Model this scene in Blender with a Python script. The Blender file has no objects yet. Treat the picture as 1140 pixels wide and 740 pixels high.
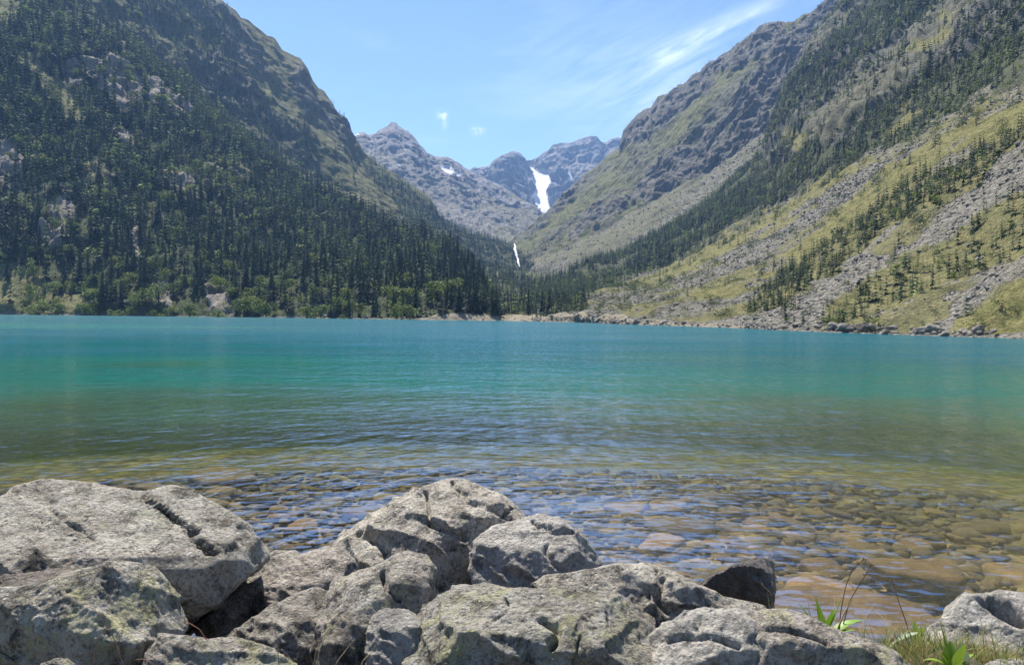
import bpy, math
import numpy as np
from mathutils import Vector, Matrix

rng = np.random.default_rng(7)
rad = math.radians
scene = bpy.context.scene
COL = scene.collection

# ------------------------------------------------------------------ camera frame
H = 2.8                                   # eye height above the lake
F, CX, CY = 920.0, 570.0, 370.0
PITCH, ROLL = rad(1.37), rad(0.5)
RM = Matrix.Rotation(math.pi / 2 - PITCH, 3, 'X') @ Matrix.Rotation(ROLL, 3, 'Z')
R = np.array(RM)
CAMP = np.array([0, 0, H])

def dirs(x, y):
    x = np.asarray(x, float); y = np.asarray(y, float)
    x, y = np.broadcast_arrays(x, y)
    c = np.stack([(x - CX) / F, -(y - CY) / F, -np.ones_like(x)], -1)
    return c @ R.T

def pt(x, y, r):
    """world point seen in direction (x, y) at horizontal distance r"""
    d = dirs(x, y)
    h = np.hypot(d[..., 0], d[..., 1])
    return CAMP + d * (np.asarray(r, float) / h)[..., None]

def ptz(x, y, z=0.0):
    d = dirs(x, y)
    t = (z - H) / d[..., 2]
    return CAMP + d * t[..., None]

def project(P):
    q = (P - CAMP) @ R
    w = np.minimum(q[..., 2], -1e-3)
    return CX + F * q[..., 0] / -w, CY - F * q[..., 1] / -w

# ------------------------------------------------------------------ noise
def _h(ix, iy, iz, seed):
    n = (ix.astype(np.int64) * 374761393 + iy.astype(np.int64) * 668265263 + iz.astype(np.int64) * 2147483647 + seed * 974634777) & 0xFFFFFFFF
    n = ((n ^ (n >> 13)) * 1274126177) & 0xFFFFFFFF
    n = ((n ^ (n >> 16)) * 2246822519) & 0xFFFFFFFF
    return ((n ^ (n >> 15)) & 0xFFFF) / 32767.5 - 1.0

def vnoise(p, seed=0):
    i = np.floor(p); f = p - i
    f = f * f * f * (f * (f * 6 - 15) + 10)
    x, y, z = i[..., 0], i[..., 1], i[..., 2]
    r = 0
    for dx in (0, 1):
        wx = f[..., 0] if dx else 1 - f[..., 0]
        for dy in (0, 1):
            wy = f[..., 1] if dy else 1 - f[..., 1]
            for dz in (0, 1):
                wz = f[..., 2] if dz else 1 - f[..., 2]
                r = r + wx * wy * wz * _h(x + dx, y + dy, z + dz, seed)
    return r

def fbm(p, octv=5, seed=0, gain=.5, lac=2.03):
    a, s, t = 1.0, 0, 0
    for k in range(octv):
        s = s + a * vnoise(p + k * 17.3, seed + k); t += a
        p = p * lac; a *= gain
    return s / t * 1.6

def ridged(p, octv=5, seed=0, gain=.5):
    a, s, t = 1.0, 0, 0
    for k in range(octv):
        s = s + a * (1 - 2 * np.abs(vnoise(p + k * 11.7, seed + k))); t += a
        p = p * 2.07; a *= gain
    return s / t

def ss(a, b, x):
    t = np.clip((x - a) / (b - a), 0, 1)
    return t * t * (3 - 2 * t)

def inpoly(X, Y, poly):
    c = np.zeros(X.shape, bool); n = len(poly); j = n - 1
    for i in range(n):
        xi, yi = poly[i]; xj, yj = poly[j]
        if yi != yj:
            k = ((yi > Y) != (yj > Y)) & (X < (xj - xi) * (Y - yi) / (yj - yi) + xi)
            c ^= k
        j = i
    return c

# ------------------------------------------------------------------ object helpers
def mesh_np(name, V, Fq, smooth=True):
    """V (n,3), Fq (m,k) uniform polygons"""
    me = bpy.data.meshes.new(name)
    V = np.ascontiguousarray(V, np.float32); Fq = np.ascontiguousarray(Fq, np.int32)
    m, k = Fq.shape
    me.vertices.add(len(V)); me.vertices.foreach_set('co', V.ravel())
    me.loops.add(m * k); me.loops.foreach_set('vertex_index', Fq.ravel())
    me.polygons.add(m)
    me.polygons.foreach_set('loop_start', np.arange(0, m * k, k, dtype=np.int32))
    try: me.polygons.foreach_set('loop_total', np.full(m, k, np.int32))
    except Exception: pass
    me.polygons.foreach_set('use_smooth', np.full(m, smooth, bool))
    me.update(calc_edges=True)
    me.validate()
    return me

def vcol(me, name, A):
    A = np.asarray(A, np.float32)
    if A.ndim == 1:
        at = me.attributes.new(name, 'FLOAT', 'POINT'); at.data.foreach_set('value', A)
    else:
        if A.shape[1] == 3: A = np.c_[A, np.ones(len(A), np.float32)]
        at = me.color_attributes.new(name, 'FLOAT_COLOR', 'POINT'); at.data.foreach_set('color', np.ascontiguousarray(A).ravel())

def obj(name, me, mat, parent=None, loc=None):
    o = bpy.data.objects.new(name, me); COL.objects.link(o)
    if mat is not None and (not me.materials): me.materials.append(mat)
    if parent is not None: o.parent = parent
    if loc is not None: o.location = loc
    return o

def tag(o, label=None, cat=None, group=None, kind=None):
    if label: o['label'] = label
    if cat: o['category'] = cat
    if group: o['group'] = group
    if kind: o['kind'] = kind
    return o

def empty(name, loc, rz=0, sc=1.0):
    o = bpy.data.objects.new(name, None); COL.objects.link(o)
    o.empty_display_size = .2
    o.location = loc; o.rotation_euler = (0, 0, rz); o.scale = (sc, sc, sc) if np.isscalar(sc) else sc
    return o

# ------------------------------------------------------------------ node helpers
class NT:
    def __init__(s, name):
        s.m = bpy.data.materials.new(name); s.m.use_nodes = True
        s.t = s.m.node_tree; s.t.nodes.clear()
        s.out = s.t.nodes.new('ShaderNodeOutputMaterial')
    def n(s, typ, ins=None, **kw):
        nd = s.t.nodes.new(typ)
        for k, v in kw.items(): setattr(nd, k, v)
        for k, v in (ins or {}).items(): s.set(nd, k, v)
        return nd
    def set(s, nd, k, v):
        sock = nd.inputs[k]
        if isinstance(v, bpy.types.NodeSocket): s.t.links.new(v, sock)
        else:
            if sock.type == 'RGBA' and not np.isscalar(v) and len(v) == 3: v = (*v, 1)
            sock.default_value = v
    def pos(s): return s.n('ShaderNodeNewGeometry').outputs['Position']
    def mapping(s, vec, scale, rot=(0, 0, 0)):
        return s.n('ShaderNodeMapping', {'Vector': vec, 'Scale': scale, 'Rotation': rot}).outputs[0]
    def noise(s, vec, scale, detail=4, rough=.5, dist=0):
        return s.n('ShaderNodeTexNoise', {'Vector': vec, 'Scale': scale, 'Detail': detail, 'Roughness': rough, 'Distortion': dist}).outputs[0]
    def voro(s, vec, scale, feature='F1', out=0, rand=1):
        return s.n('ShaderNodeTexVoronoi', {'Vector': vec, 'Scale': scale, 'Randomness': rand}, feature=feature).outputs[out]
    def ramp(s, fac, stops, interp='LINEAR'):
        nd = s.n('ShaderNodeValToRGB', {'Fac': fac}); cr = nd.color_ramp; cr.interpolation = interp
        while len(cr.elements) < len(stops): cr.elements.new(.5)
        for e, (p, c) in zip(cr.elements, stops):
            e.position = p; e.color = (c, c, c, 1) if np.isscalar(c) else (*c, 1)
        return nd.outputs[0]
    def mix(s, fac, a, b, mode='MIX'):
        nd = s.n('ShaderNodeMix', data_type='RGBA', blend_type=mode)
        s.set(nd, 0, fac); s.set(nd, 6, a); s.set(nd, 7, b)
        return nd.outputs[2]
    def math(s, op, a, b=0.0, c=0.0, clamp=False):
        nd = s.n('ShaderNodeMath', operation=op, use_clamp=clamp); s.set(nd, 0, a); s.set(nd, 1, b); s.set(nd, 2, c)
        return nd.outputs[0]
    def attr(s, name, out='Color'):
        return s.n('ShaderNodeAttribute', attribute_name=name).outputs[out]
    def bump(s, h, strength, dist, nrm=None):
        nd = s.n('ShaderNodeBump', {'Height': h, 'Strength': strength, 'Distance': dist})
        if nrm is not None: s.set(nd, 'Normal', nrm)
        return nd.outputs[0]
    def surf(s, sh): s.t.links.new(sh, s.out.inputs['Surface']); return s.m
    def bsdf(s, col, rough=.8, nrm=None, spec=.3, **kw):
        nd = s.n('ShaderNodeBsdfPrincipled', {'Base Color': col, 'Roughness': rough, 'Specular IOR Level': spec, **kw})
        if nrm is not None: s.set(nd, 'Normal', nrm)
        return nd.outputs[0]

# ------------------------------------------------------------------ materials
def mat_terrain(name, f=1.0, bumpd=1.0, rockcol=(.20, .19, .175), grass=(.105, .115, .035), grass2=(.17, .155, .06)):
    """cover attribute: R grass, G scree, B rock, A unused ; cover2: R forest floor, G snow, B beach"""
    m = NT(name); p = m.pos()
    c1 = m.n('ShaderNodeSeparateColor', {'Color': m.attr('cover')}).outputs
    c2 = m.n('ShaderNodeSeparateColor', {'Color': m.attr('cover2')}).outputs
    n1 = m.noise(p, .02 * f, 6, .6); n2 = m.noise(p, .18 * f, 6, .65); n3 = m.noise(p, .9 * f, 5, .7)
    g = m.mix(m.ramp(n2, [(.38, 0), (.62, 1)]), grass, grass2)
    g = m.mix(m.ramp(n3, [(.40, .75), (.60, 0)]), g, (.045, .06, .02))
    v = m.voro(p, .75 * f, 'F1', 1); vd = m.voro(p, .75 * f, 'F1', 0)
    vb = m.n('ShaderNodeSeparateColor', {'Color': v}).outputs[0]
    sc = m.ramp(vb, [(0, (.13, .12, .10)), (.5, (.205, .19, .16)), (1, (.28, .26, .22))])
    sc = m.mix(m.ramp(vd, [(.55, 0), (.9, .8)]), sc, (.07, .065, .055))
    sc = m.mix(m.ramp(n2, [(.5, 0), (.7, .5)]), sc, (.16, .15, .08))
    rk = m.mix(m.ramp(n3, [(.35, 0), (.65, 1)]), tuple(.6 * np.array(rockcol)), tuple(1.35 * np.array(rockcol)))
    pz = m.mapping(p, (1, 1, .35))
    rk = m.mix(m.ramp(m.noise(pz, .12 * f, 6, .7, .6), [(.42, .8), (.56, 0)]), rk, tuple(.42 * np.array(rockcol)))
    rk = m.mix(m.ramp(n1, [(.5, 0), (.7, .5)]), rk, (.15, .135, .10))
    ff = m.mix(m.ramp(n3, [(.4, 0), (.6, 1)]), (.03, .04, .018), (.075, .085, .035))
    tot = m.mix(c1[0], rk, g)
    tot = m.mix(c1[1], tot, sc)
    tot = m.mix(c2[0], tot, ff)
    tot = m.mix(c2[2], tot, m.mix(n2, (.34, .29, .21), (.22, .19, .14)))
    tot = m.mix(c2[1], tot, m.mix(m.ramp(n1, [(.4, 0), (.7, 1)]), (.80, .81, .83), (.55, .54, .53)))
    hgt = m.math('ADD', m.math('MULTIPLY', vd, m.math('MULTIPLY', c1[1], -1.0)), m.math('MULTIPLY', n3, .8))
    hgt = m.math('ADD', hgt, m.math('MULTIPLY', n2, 2.0))
    nr = m.bump(hgt, .9, bumpd)
    return m.surf(m.bsdf(tot, .95, nr, .1))

def mat_foliage(name, cols, vary='obj', rough=.7):
    m = NT(name); p = m.pos()
    if vary == 'obj': r = m.n('ShaderNodeObjectInfo').outputs['Random']
    else: r = m.attr('tint', 'Fac')
    c = m.ramp(r, [(i / (len(cols) - 1), q) for i, q in enumerate(cols)])
    nz = m.noise(p, 1.6, 3, .6)
    c = m.mix(1.0, c, m.ramp(nz, [(.3, .6), (.7, 1.35)]), 'MULTIPLY')
    b = m.bsdf(c, rough, None, .25)
    tr = m.n('ShaderNodeBsdfTranslucent', {'Color': c}).outputs[0]
    return m.surf(m.n('ShaderNodeMixShader', {0: .25, 1: b, 2: tr}).outputs[0])

def mat_simple(name, a, b, scale=8, rough=.85, bs=.5, bd=.02):
    m = NT(name); p = m.pos()
    n = m.noise(p, scale, 6, .65)
    c = m.mix(m.ramp(n, [(.35, 0), (.65, 1)]), a, b)
    return m.surf(m.bsdf(c, rough, m.bump(n, bs, bd), .2))

def mat_granite(name, lich=.5, dark=0.0, pale=0.0, wet=False):
    m = NT(name)
    p = m.n('ShaderNodeTexCoord').outputs['Object']
    big = m.noise(p, 1.5, 5, .6, .4); mid = m.noise(p, 6, 6, .7, .3); fine = m.noise(p, 34, 6, .75); vf = m.noise(p, 120, 3, .7)
    base = m.ramp(mid, [(.32, (.13, .115, .09)), (.44, (.33, .30, .25)), (.55, (.50, .46, .39)), (.68, (.64, .60, .52))])
    base = m.mix(m.ramp(big, [(.45, 0), (.68, .55)]), base, (.33, .27, .23))
    base = m.mix(m.ramp(fine, [(.38, .8), (.50, 0)]), base, (.13, .12, .105))
    sp = m.voro(p, 70, 'F1', 0)
    base = m.mix(m.ramp(sp, [(.10, .7), (.24, 0)]), base, (.05, .05, .045))
    sp2 = m.voro(p, 95, 'F1', 1); s2 = m.n('ShaderNodeSeparateColor', {'Color': sp2}).outputs[1]
    base = m.mix(m.ramp(s2, [(.86, 0), (.90, .5)]), base, (.60, .58, .54))
    # crusts of lichen: yellow green, whitish, black
    l1 = m.noise(p, 4.3, 8, .78, .5)
    base = m.mix(m.ramp(m.math('ADD', m.math('MULTIPLY', l1, .7), m.math('MULTIPLY', fine, .3)), [(.60 - .12 * lich, 0), (.70 - .12 * lich, .8)]), base, (.44, .43, .22))
    l3 = m.noise(m.mapping(p, (1, 1, 1), (1, 2, 3)), 9, 8, .8, .5)
    base = m.mix(m.ramp(l3, [(.54, 0), (.62, .75)]), base, (.54, .52, .48))
    l2 = m.noise(m.mapping(p, (1, 1, 1), (2, .4, 1)), 7, 8, .8, .6)
    base = m.mix(m.ramp(l2, [(.37, .9), (.48, 0)]), base, (.045, .045, .04))
    vb = m.voro(p, 5.5, 'SMOOTH_F1', 0)
    base = m.mix(m.ramp(m.math('ADD', vb, m.math('MULTIPLY', fine, .25)), [(.18, .7), (.26, 0)]), base, (.38, .385, .27))
    rd = m.n('ShaderNodeObjectInfo').outputs['Random']
    base = m.mix(1.0, base, m.ramp(rd, [(0, (.96, .95, .92)), (.35, (1.10, 1.08, 1.03)), (.65, (.74, .74, .72)), (1, (1.02, .97, .95))]), 'MULTIPLY')
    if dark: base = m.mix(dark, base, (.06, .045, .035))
    if pale: base = m.mix(pale, base, (.56, .54, .51))
    pit = m.voro(p, 28, 'F1', 0)
    h = m.math('ADD', m.math('MULTIPLY', mid, 1.6), m.math('MULTIPLY', fine, .7))
    h = m.math('ADD', h, m.math('MULTIPLY', m.ramp(pit, [(.0, 0), (.35, 1)]), .35))
    h = m.math('ADD', h, m.math('MULTIPLY', vf, .15))
    nr = m.bump(h, 1.0, .05)
    return m.surf(m.bsdf(base, .35 if wet else .9, nr, .5 if wet else .15))

M = {}
M['near'] = mat_terrain('near_slope_cover', 1.9, .8, rockcol=(.145, .14, .13), grass=(.165, .155, .055), grass2=(.275, .235, .10))
M['mid'] = mat_terrain('mid_slope_cover', .8, 1.6, rockcol=(.165, .155, .14), grass=(.12, .125, .05), grass2=(.21, .185, .09))
M['wood'] = mat_terrain('wooded_slope_cover', .9, 1.4, rockcol=(.30, .265, .23), grass=(.15, .155, .05), grass2=(.25, .22, .09))
M['far'] = mat_terrain('far_slope_cover', .3, 4.0, rockcol=(.27, .255, .25), grass=(.19, .185, .10), grass2=(.32, .28, .19))
M['pine'] = mat_foliage('pine_needles', [(.020, .036, .017), (.034, .056, .023), (.05, .075, .028), (.028, .05, .026)])
M['pine_far'] = mat_foliage('pine_needles_forest', [(.012, .026, .011), (.03, .052, .02), (.062, .088, .028), (.19, .24, .06)], 'attr')
M['leaf'] = mat_foliage('broad_leaves', [(.10, .15, .028), (.15, .19, .04), (.19, .23, .05), (.10, .14, .035)])
M['shrub'] = mat_foliage('shrub_leaves', [(.04, .06, .02), (.07, .095, .03), (.10, .12, .03)])
M['bark'] = mat_simple('bark', (.06, .045, .035), (.13, .105, .085), 6, .9)
M['boulder'] = mat_simple('boulder_rock', (.10, .092, .078), (.27, .25, .215), 2.4, .92, .9, .12)
M['boulder_dark'] = mat_simple('dark_boulder_rock', (.06, .055, .05), (.14, .12, .10), 1.2, .92, .9, .12)

# ------------------------------------------------------------------ terrain layers
XS0, XS1 = -330, 1470
zbuf = np.full((760, 1140), 1e9)
def zsplat(P):
    X, Y = project(P); r = np.hypot(P[..., 0], P[..., 1])
    X = X.ravel(); Y = Y.ravel(); r = r.ravel()
    k = (X > 1) & (X < 1138) & (Y > 1) & (Y < 758)
    xi = X[k].astype(int); yi = Y[k].astype(int); rr = r[k]
    for dx in (-1, 0, 1):
        for dy in (0, 1):
            np.minimum.at(zbuf, (yi + dy, xi + dx), rr)

def I(x, pts):
    a = np.array(pts, float); return np.interp(x, a[:, 0], a[:, 1])

LAY = {}
def layer(name, key, rows, x0, x1, nx, segs, mat, coverfn, amp, fr, rockamp, rockfr, seed, crestrow, label, pin=.35):
    x = np.linspace(x0, x1, nx)
    Ps = []
    for rw in rows:
        if 'shore' in rw:
            P = ptz(x, I(x, rw['shore']), 0.0)
            rr = np.hypot(P[:, 0], P[:, 1]); k = (rr + rw.get('dr', 0)) / rr
            P = P * k[:, None]; P[:, 2] = rw['z']
        elif 'y' in rw:
            P = pt(x, I(x, rw['y']), I(x, rw['r']))
        elif 'back' in rw:
            P = Ps[-1].copy(); rr = np.hypot(P[:, 0], P[:, 1])
            P[:, :2] *= ((rr + rw['back']) / rr)[:, None]; P[:, 2] -= rw['drop']
        Ps.append(P)
    G, ts = [], []
    for j in range(len(Ps) - 1):
        n = segs[j]
        for k in range(n):
            t = k / n; G.append(Ps[j] * (1 - t) + Ps[j + 1] * t); ts.append(j + t)
    G.append(Ps[-1]); ts.append(len(Ps) - 1.0)
    G = np.array(G); ts = np.array(ts)
    ci = int(np.argmin(np.abs(ts - crestrow)))
    base = G.copy()
    for _ in range(12):
        S = G.copy(); S[1:-1] = (G[:-2] + G[1:-1] * 2 + G[2:]) / 4
        w = np.ones(len(ts)); w[ci - 1:ci + 2] = .0; w[:segs[0] + 2] = 0
        G = G + (S - G) * w[:, None, None]
    du = np.gradient(G, axis=1); dv = np.gradient(G, axis=0)
    N = np.cross(du, dv); N /= np.linalg.norm(N, axis=-1, keepdims=True) + 1e-9
    N *= np.sign(N[..., 2].mean())
    px, py = project(G)
    cv = coverfn(px, py, G)
    p = G * fr; q = p.copy(); q[..., 2] *= .35
    d = amp * fbm(q, 5, seed) + amp * .25 * fbm(p * 5.1, 3, seed + 9)
    q2 = G * rockfr; q2[..., 2] *= .45
    q2 = q2 + .5 * np.stack([fbm(q2 * .7, 3, seed + 31), fbm(q2 * .7, 3, seed + 32), fbm(q2 * .7, 3, seed + 33)], -1)
    rw = cv['rock'].copy()
    for _ in range(14):
        rw[1:-1] = (rw[:-2] + rw[1:-1] * 2 + rw[2:]) / 4; rw[:, 1:-1] = (rw[:, :-2] + rw[:, 1:-1] * 2 + rw[:, 2:]) / 4
    d = d + rw * rockamp * (ridged(q2, 5, seed + 3) + .1)
    taper = np.clip((ts - 1) / .25, 0, 1)[:, None] * np.ones_like(d) if 'shore' in rows[0] else np.ones_like(d)
    cr = 1 - (1 - pin) * np.exp(-((ts - crestrow) / .12) ** 2)
    d = d * taper * cr[:, None] * (1 - .85 * cv['snow'])
    if key == 'E': d = d * (1 - .9 * ss(480, 540, px))
    G2 = G + N * d[..., None]
    G2[..., 2] = np.where((ts[:, None] > 1.0) & ('shore' in rows[0]), np.maximum(G2[..., 2], .15 + .02 * (ts[:, None] - 1)), G2[..., 2])
    nr = len(ts)
    idx = np.arange(nr * nx).reshape(nr, nx)
    Q = np.stack([idx[:-1, :-1], idx[:-1, 1:], idx[1:, 1:], idx[1:, :-1]], -1).reshape(-1, 4)
    V = G2.reshape(-1, 3)
    me = mesh_np(name, V, Q)
    f = lambda k: cv[k].ravel()
    vcol(me, 'cover', np.c_[f('grass'), f('scree'), f('rock')])
    vcol(me, 'cover2', np.c_[f('floor'), f('snow'), f('beach')])
    o = obj(name, me, mat); tag(o, label, 'terrain', None, 'structure')
    zsplat(G2)
    LAY[key] = dict(G=G2, Q=Q, V=V, tree=f('tree'), shrub=f('shrub'), scree=f('scree'), broad=f('broad'), ts=np.repeat(ts, nx))
    return o

def blank(px):
    return {k: np.zeros(px.shape) for k in ('grass', 'scree', 'rock', 'floor', 'snow', 'beach', 'tree', 'shrub', 'broad')}

def jit(px, py, P, amp, fr, seed):
    return px + amp * fbm(P * fr, 4, seed), py + amp * .7 * fbm(P * fr, 4, seed + 50)

# ---- left forested flank
E_ROCK = [[(88, 70), (120, 68), (152, 95), (160, 125), (135, 128), (105, 105), (92, 90)], [(48, 228), (70, 222), (84, 240), (80, 280), (62, 285), (50, 262)],
          [(186, 198), (215, 200), (228, 222), (215, 240), (195, 226)], [(-30, 155), (14, 160), (26, 185), (18, 210), (-10, 205)],
          [(148, 258), (160, 262), (160, 296), (150, 296)], [(172, 308), (192, 312), (192, 347), (178, 345)], [(232, 320), (256, 322), (260, 349), (232, 349)],
          [(125, 150), (150, 158), (152, 170), (128, 164)], [(72, 72), (86, 76), (88, 108), (76, 100)], [(150, 90), (175, 96), (215, 128), (210, 140), (170, 120)]]
E_GRASS = [[(20, 62), (34, 62), (70, 98), (100, 128), (92, 140), (60, 112), (26, 78)], [(-200, -10), (8, -10), (22, 22), (10, 42), (-200, 30)],
           [(-200, 298), (20, 300), (60, 318), (98, 335), (98, 352), (-200, 352)]]
def cov_E(px, py, P):
    c = blank(px); X, Y = jit(px, py, P, 8, .03, 5)
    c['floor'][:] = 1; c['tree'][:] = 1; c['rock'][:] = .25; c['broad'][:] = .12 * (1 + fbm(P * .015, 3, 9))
    n = fbm(P * .02, 4, 77)
    hole = ss(.45, .65, n) * (Y < 260)
    c['tree'] *= 1 - .75 * hole; c['floor'] *= 1 - .8 * hole; c['grass'] = np.maximum(c['grass'], hole * .6); c['rock'] = np.maximum(c['rock'], hole)
    c['tree'] *= .35 + .65 * ss(-.35, .15, fbm(P * .09, 3, 78))
    for q in E_ROCK:
        k = inpoly(X, Y, q); c['floor'][k] = 0; c['rock'][k] = 1; c['tree'][k] = .06; c['grass'][k] = .1
    for q in E_GRASS:
        k = inpoly(X, Y, q); c['floor'][k] = .1; c['grass'][k] = .9; c['tree'][k] = .05; c['broad'][k] = .15
    k = (py > 318) & (px < 330); c['broad'][k] = .9; c['tree'][k] *= .8
    k = (py > 335); c['broad'][k] = .9; c['tree'][k] *= .8
    k = (px > 495) & (P[..., 2] > 1.2); c['tree'][k] = 2.5; c['floor'][k] = 1; c['rock'][k] = 0
    k = P[..., 2] < .7; c['floor'][k] *= .3; c['scree'][k] = .8; c['tree'][k] = 0
    k = (P[..., 2] < 1.4) & (px > 462); c['beach'][k] = .95; c['tree'][k] = 0; c['broad'][k] = 0
    return c
SH = [(-330, 342), (0, 350), (300, 353.3), (450, 355.6), (560, 357), (640, 358.6), (700, 361), (800, 364.3), (900, 369), (1000, 372.6), (1140, 377), (1470, 392)]
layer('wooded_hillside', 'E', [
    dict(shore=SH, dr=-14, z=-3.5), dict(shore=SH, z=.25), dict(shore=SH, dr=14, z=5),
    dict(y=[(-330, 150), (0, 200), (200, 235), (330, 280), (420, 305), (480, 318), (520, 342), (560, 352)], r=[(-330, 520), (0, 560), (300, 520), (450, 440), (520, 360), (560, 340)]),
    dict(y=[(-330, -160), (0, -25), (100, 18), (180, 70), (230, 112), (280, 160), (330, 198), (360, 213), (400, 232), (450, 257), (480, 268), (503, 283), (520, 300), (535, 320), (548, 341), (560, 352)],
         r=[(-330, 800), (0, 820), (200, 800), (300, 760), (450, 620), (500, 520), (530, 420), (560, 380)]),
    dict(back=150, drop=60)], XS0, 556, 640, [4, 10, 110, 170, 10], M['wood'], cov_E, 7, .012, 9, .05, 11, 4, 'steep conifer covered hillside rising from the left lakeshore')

# ---- left high mountain
def cov_D(px, py, P):
    c = blank(px); X, Y = jit(px, py, P, 12, .012, 15)
    n = fbm(P * .012, 5, 16)
    g = ss(-.15, .2, n); c['grass'] = .35 + .6 * g; c['rock'] = 1 - .8 * c['grass']; c['shrub'][:] = 0
    c['tree'] = .22 * ss(.1, -.2, n)
    k = inpoly(X, Y, [(-400, -300), (0, -120), (200, 0), (262, 70), (310, 120), (350, 150), (375, 180), (385, 205), (335, 222), (-400, 200)])
    c['tree'][k] = .55; c['floor'][k] = .35
    k = inpoly(X, Y, [(355, 175), (392, 178), (440, 205), (470, 228), (478, 250), (430, 250), (385, 232), (350, 210)])
    c['grass'][k] = 1; c['tree'][k] = .05; c['rock'][k] = .1
    k = inpoly(X, Y, [(398, 178), (425, 190), (500, 243), (590, 285), (600, 310), (480, 300), (455, 262), (430, 225)])
    c['tree'][k] = .8; c['floor'][k] = .5
    k = inpoly(X, Y, [(385, 145), (440, 200), (430, 200), (370, 165), (335, 110), (260, 20), (240, -10)])
    c['tree'][k] *= .1
    return c
layer('left_mountain', 'D', [
    dict(y=[(-330, 150), (0, 160), (300, 260), (450, 300), (520, 318), (590, 322), (640, 330)], r=[(-330, 700), (0, 650), (300, 640), (520, 760), (640, 800)]),
    dict(y=[(-330, -100), (0, -30), (150, 60), (300, 175), (400, 220), (480, 262), (560, 292), (590, 300), (640, 325)], r=[(-330, 850), (0, 860), (300, 900), (450, 1000), (640, 1000)]),
    dict(y=[(-330, -330), (0, -210), (150, -80), (230, -8), (245, 0), (252, 5), (262, 12), (268, 20), (276, 22), (290, 35), (296, 42), (304, 44), (313, 56), (322, 61), (333, 66), (340, 76), (345, 88), (352, 101), (358, 104), (366, 114), (372, 126), (379, 131), (385, 142), (392, 156), (400, 168), (415, 180), (430, 192),
            (445, 200), (460, 207), (480, 222), (490, 238), (500, 248), (515, 256), (530, 262), (548, 269), (565, 276), (577, 283), (586, 296), (640, 322)],
         r=[(-330, 950), (0, 1000), (245, 1100), (400, 1250), (500, 1280), (580, 1250), (640, 1100)]),
    dict(back=200, drop=120)], XS0, 640, 640, [90, 210, 8], M['mid'], cov_D, 12, .010, 11, .045, 21, 2, 'high grassy and rocky mountain shoulder beyond the left forest')

# ---- valley floor
def cov_F(px, py, P):
    c = blank(px); X, Y = jit(px, py, P, 6, .03, 25)
    n = fbm(P * .03, 4, 26)
    c['floor'][:] = .7; c['grass'] = ss(0, .3, n); c['tree'][:] = .95; c['tree'] *= 1 - .6 * ss(.3, .5, n); c['broad'][:] = .03
    k = (X > 585) & (X < 700) & (Y > 300) & (Y < 312); c['grass'][k] = 1; c['floor'][k] = 0; c['tree'][k] = .25
    k = P[..., 2] < 1.2; c['beach'][k] = .9; c['tree'][k] = .0
    k = (X > 640) & (Y > 322); c['tree'][k] *= .5
    return c
layer('valley_floor', 'F', [
    dict(shore=SH, dr=-12, z=-3), dict(shore=SH, z=.2), dict(shore=SH, dr=22, z=1.3),
    dict(y=[(430, 335), (520, 335), (560, 334), (640, 334), (720, 334), (780, 334)], r=[(430, 500), (600, 480), (780, 480)]),
    dict(y=[(430, 290), (500, 290), (540, 296), (570, 300), (600, 305), (650, 306), (720, 312), (780, 318)], r=[(430, 900), (780, 900)]),
    dict(back=250, drop=70)], 430, 655, 260, [4, 14, 60, 90, 6], M['mid'], cov_F, 4, .02, 3, .05, 31, 4, 'wooded valley floor behind the sandy head of the lake')

# ---- right mountain, near mass
T_BAND = [(560, 345), (600, 322), (650, 300), (700, 277), (745, 250), (800, 212), (855, 165), (868, 125), (900, 90), (950, 50), (1000, 20), (1060, -20), (1140, -60), (1470, -260), (1470, -60), (1140, 90), (1112, 100), (1080, 112), (1030, 138), (1004, 160), (985, 162),
          (950, 180), (900, 207), (860, 232), (800, 268), (750, 290), (705, 305), (690, 322), (640, 345), (560, 352)]
M1 = [(1140, 97), (1470, -60), (1470, 10), (1140, 140), (1100, 165), (1060, 188), (1020, 210), (985, 236), (940, 262), (900, 284), (860, 305), (820, 325), (790, 338), (740, 350), (790, 322), (850, 288), (900, 254), (940, 222), (980, 190), (1020, 160), (1060, 138)]
M2 = [(690, 322), (740, 299), (800, 268), (850, 240), (900, 209), (940, 188), (1004, 162), (985, 178), (940, 203), (880, 235), (820, 272), (760, 303), (700, 327)]
S1 = [(1000, 168), (985, 190), (950, 212), (900, 245), (860, 275), (800, 305), (750, 328), (680, 350), (660, 345), (720, 325), (790, 290), (830, 268), (880, 235), (930, 205), (970, 180)]
S2 = [(1140, 150), (1105, 178), (1080, 210), (1040, 230), (1000, 252), (965, 278), (935, 295), (900, 322), (850, 345), (790, 362), (860, 366), (905, 360), (925, 335), (965, 312), (1020, 278), (1060, 250), (1100, 215), (1140, 195)]
S3 = [(1140, 272), (1100, 288), (1060, 306), (1010, 332), (975, 345), (950, 371), (1060, 375), (1060, 345), (1100, 312), (1140, 296)]
G3 = [(1470, 230), (1140, 302), (1100, 322), (1066, 340), (1060, 362), (1140, 366), (1470, 370)]
T1 = [(1470, 60), (1140, 130), (1100, 158), (1060, 190), (1020, 208), (980, 232), (940, 264), (900, 286), (860, 308), (825, 340), (850, 342), (890, 322), (935, 298), (975, 283), (1015, 262), (1060, 222), (1095, 196), (1140, 182), (1470, 100)]
T2 = [(1470, 140), (1140, 205), (1080, 238), (1040, 268), (1000, 290), (960, 312), (930, 330), (908, 350), (950, 356), (1010, 325), (1060, 295), (1110, 275), (1140, 268), (1470, 220)]
T3 = [(866, 350), (880, 336), (894, 340), (890, 364), (862, 364)]
T4 = [(918, 345), (950, 328), (982, 330), (985, 352), (970, 366), (912, 366)]
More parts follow.
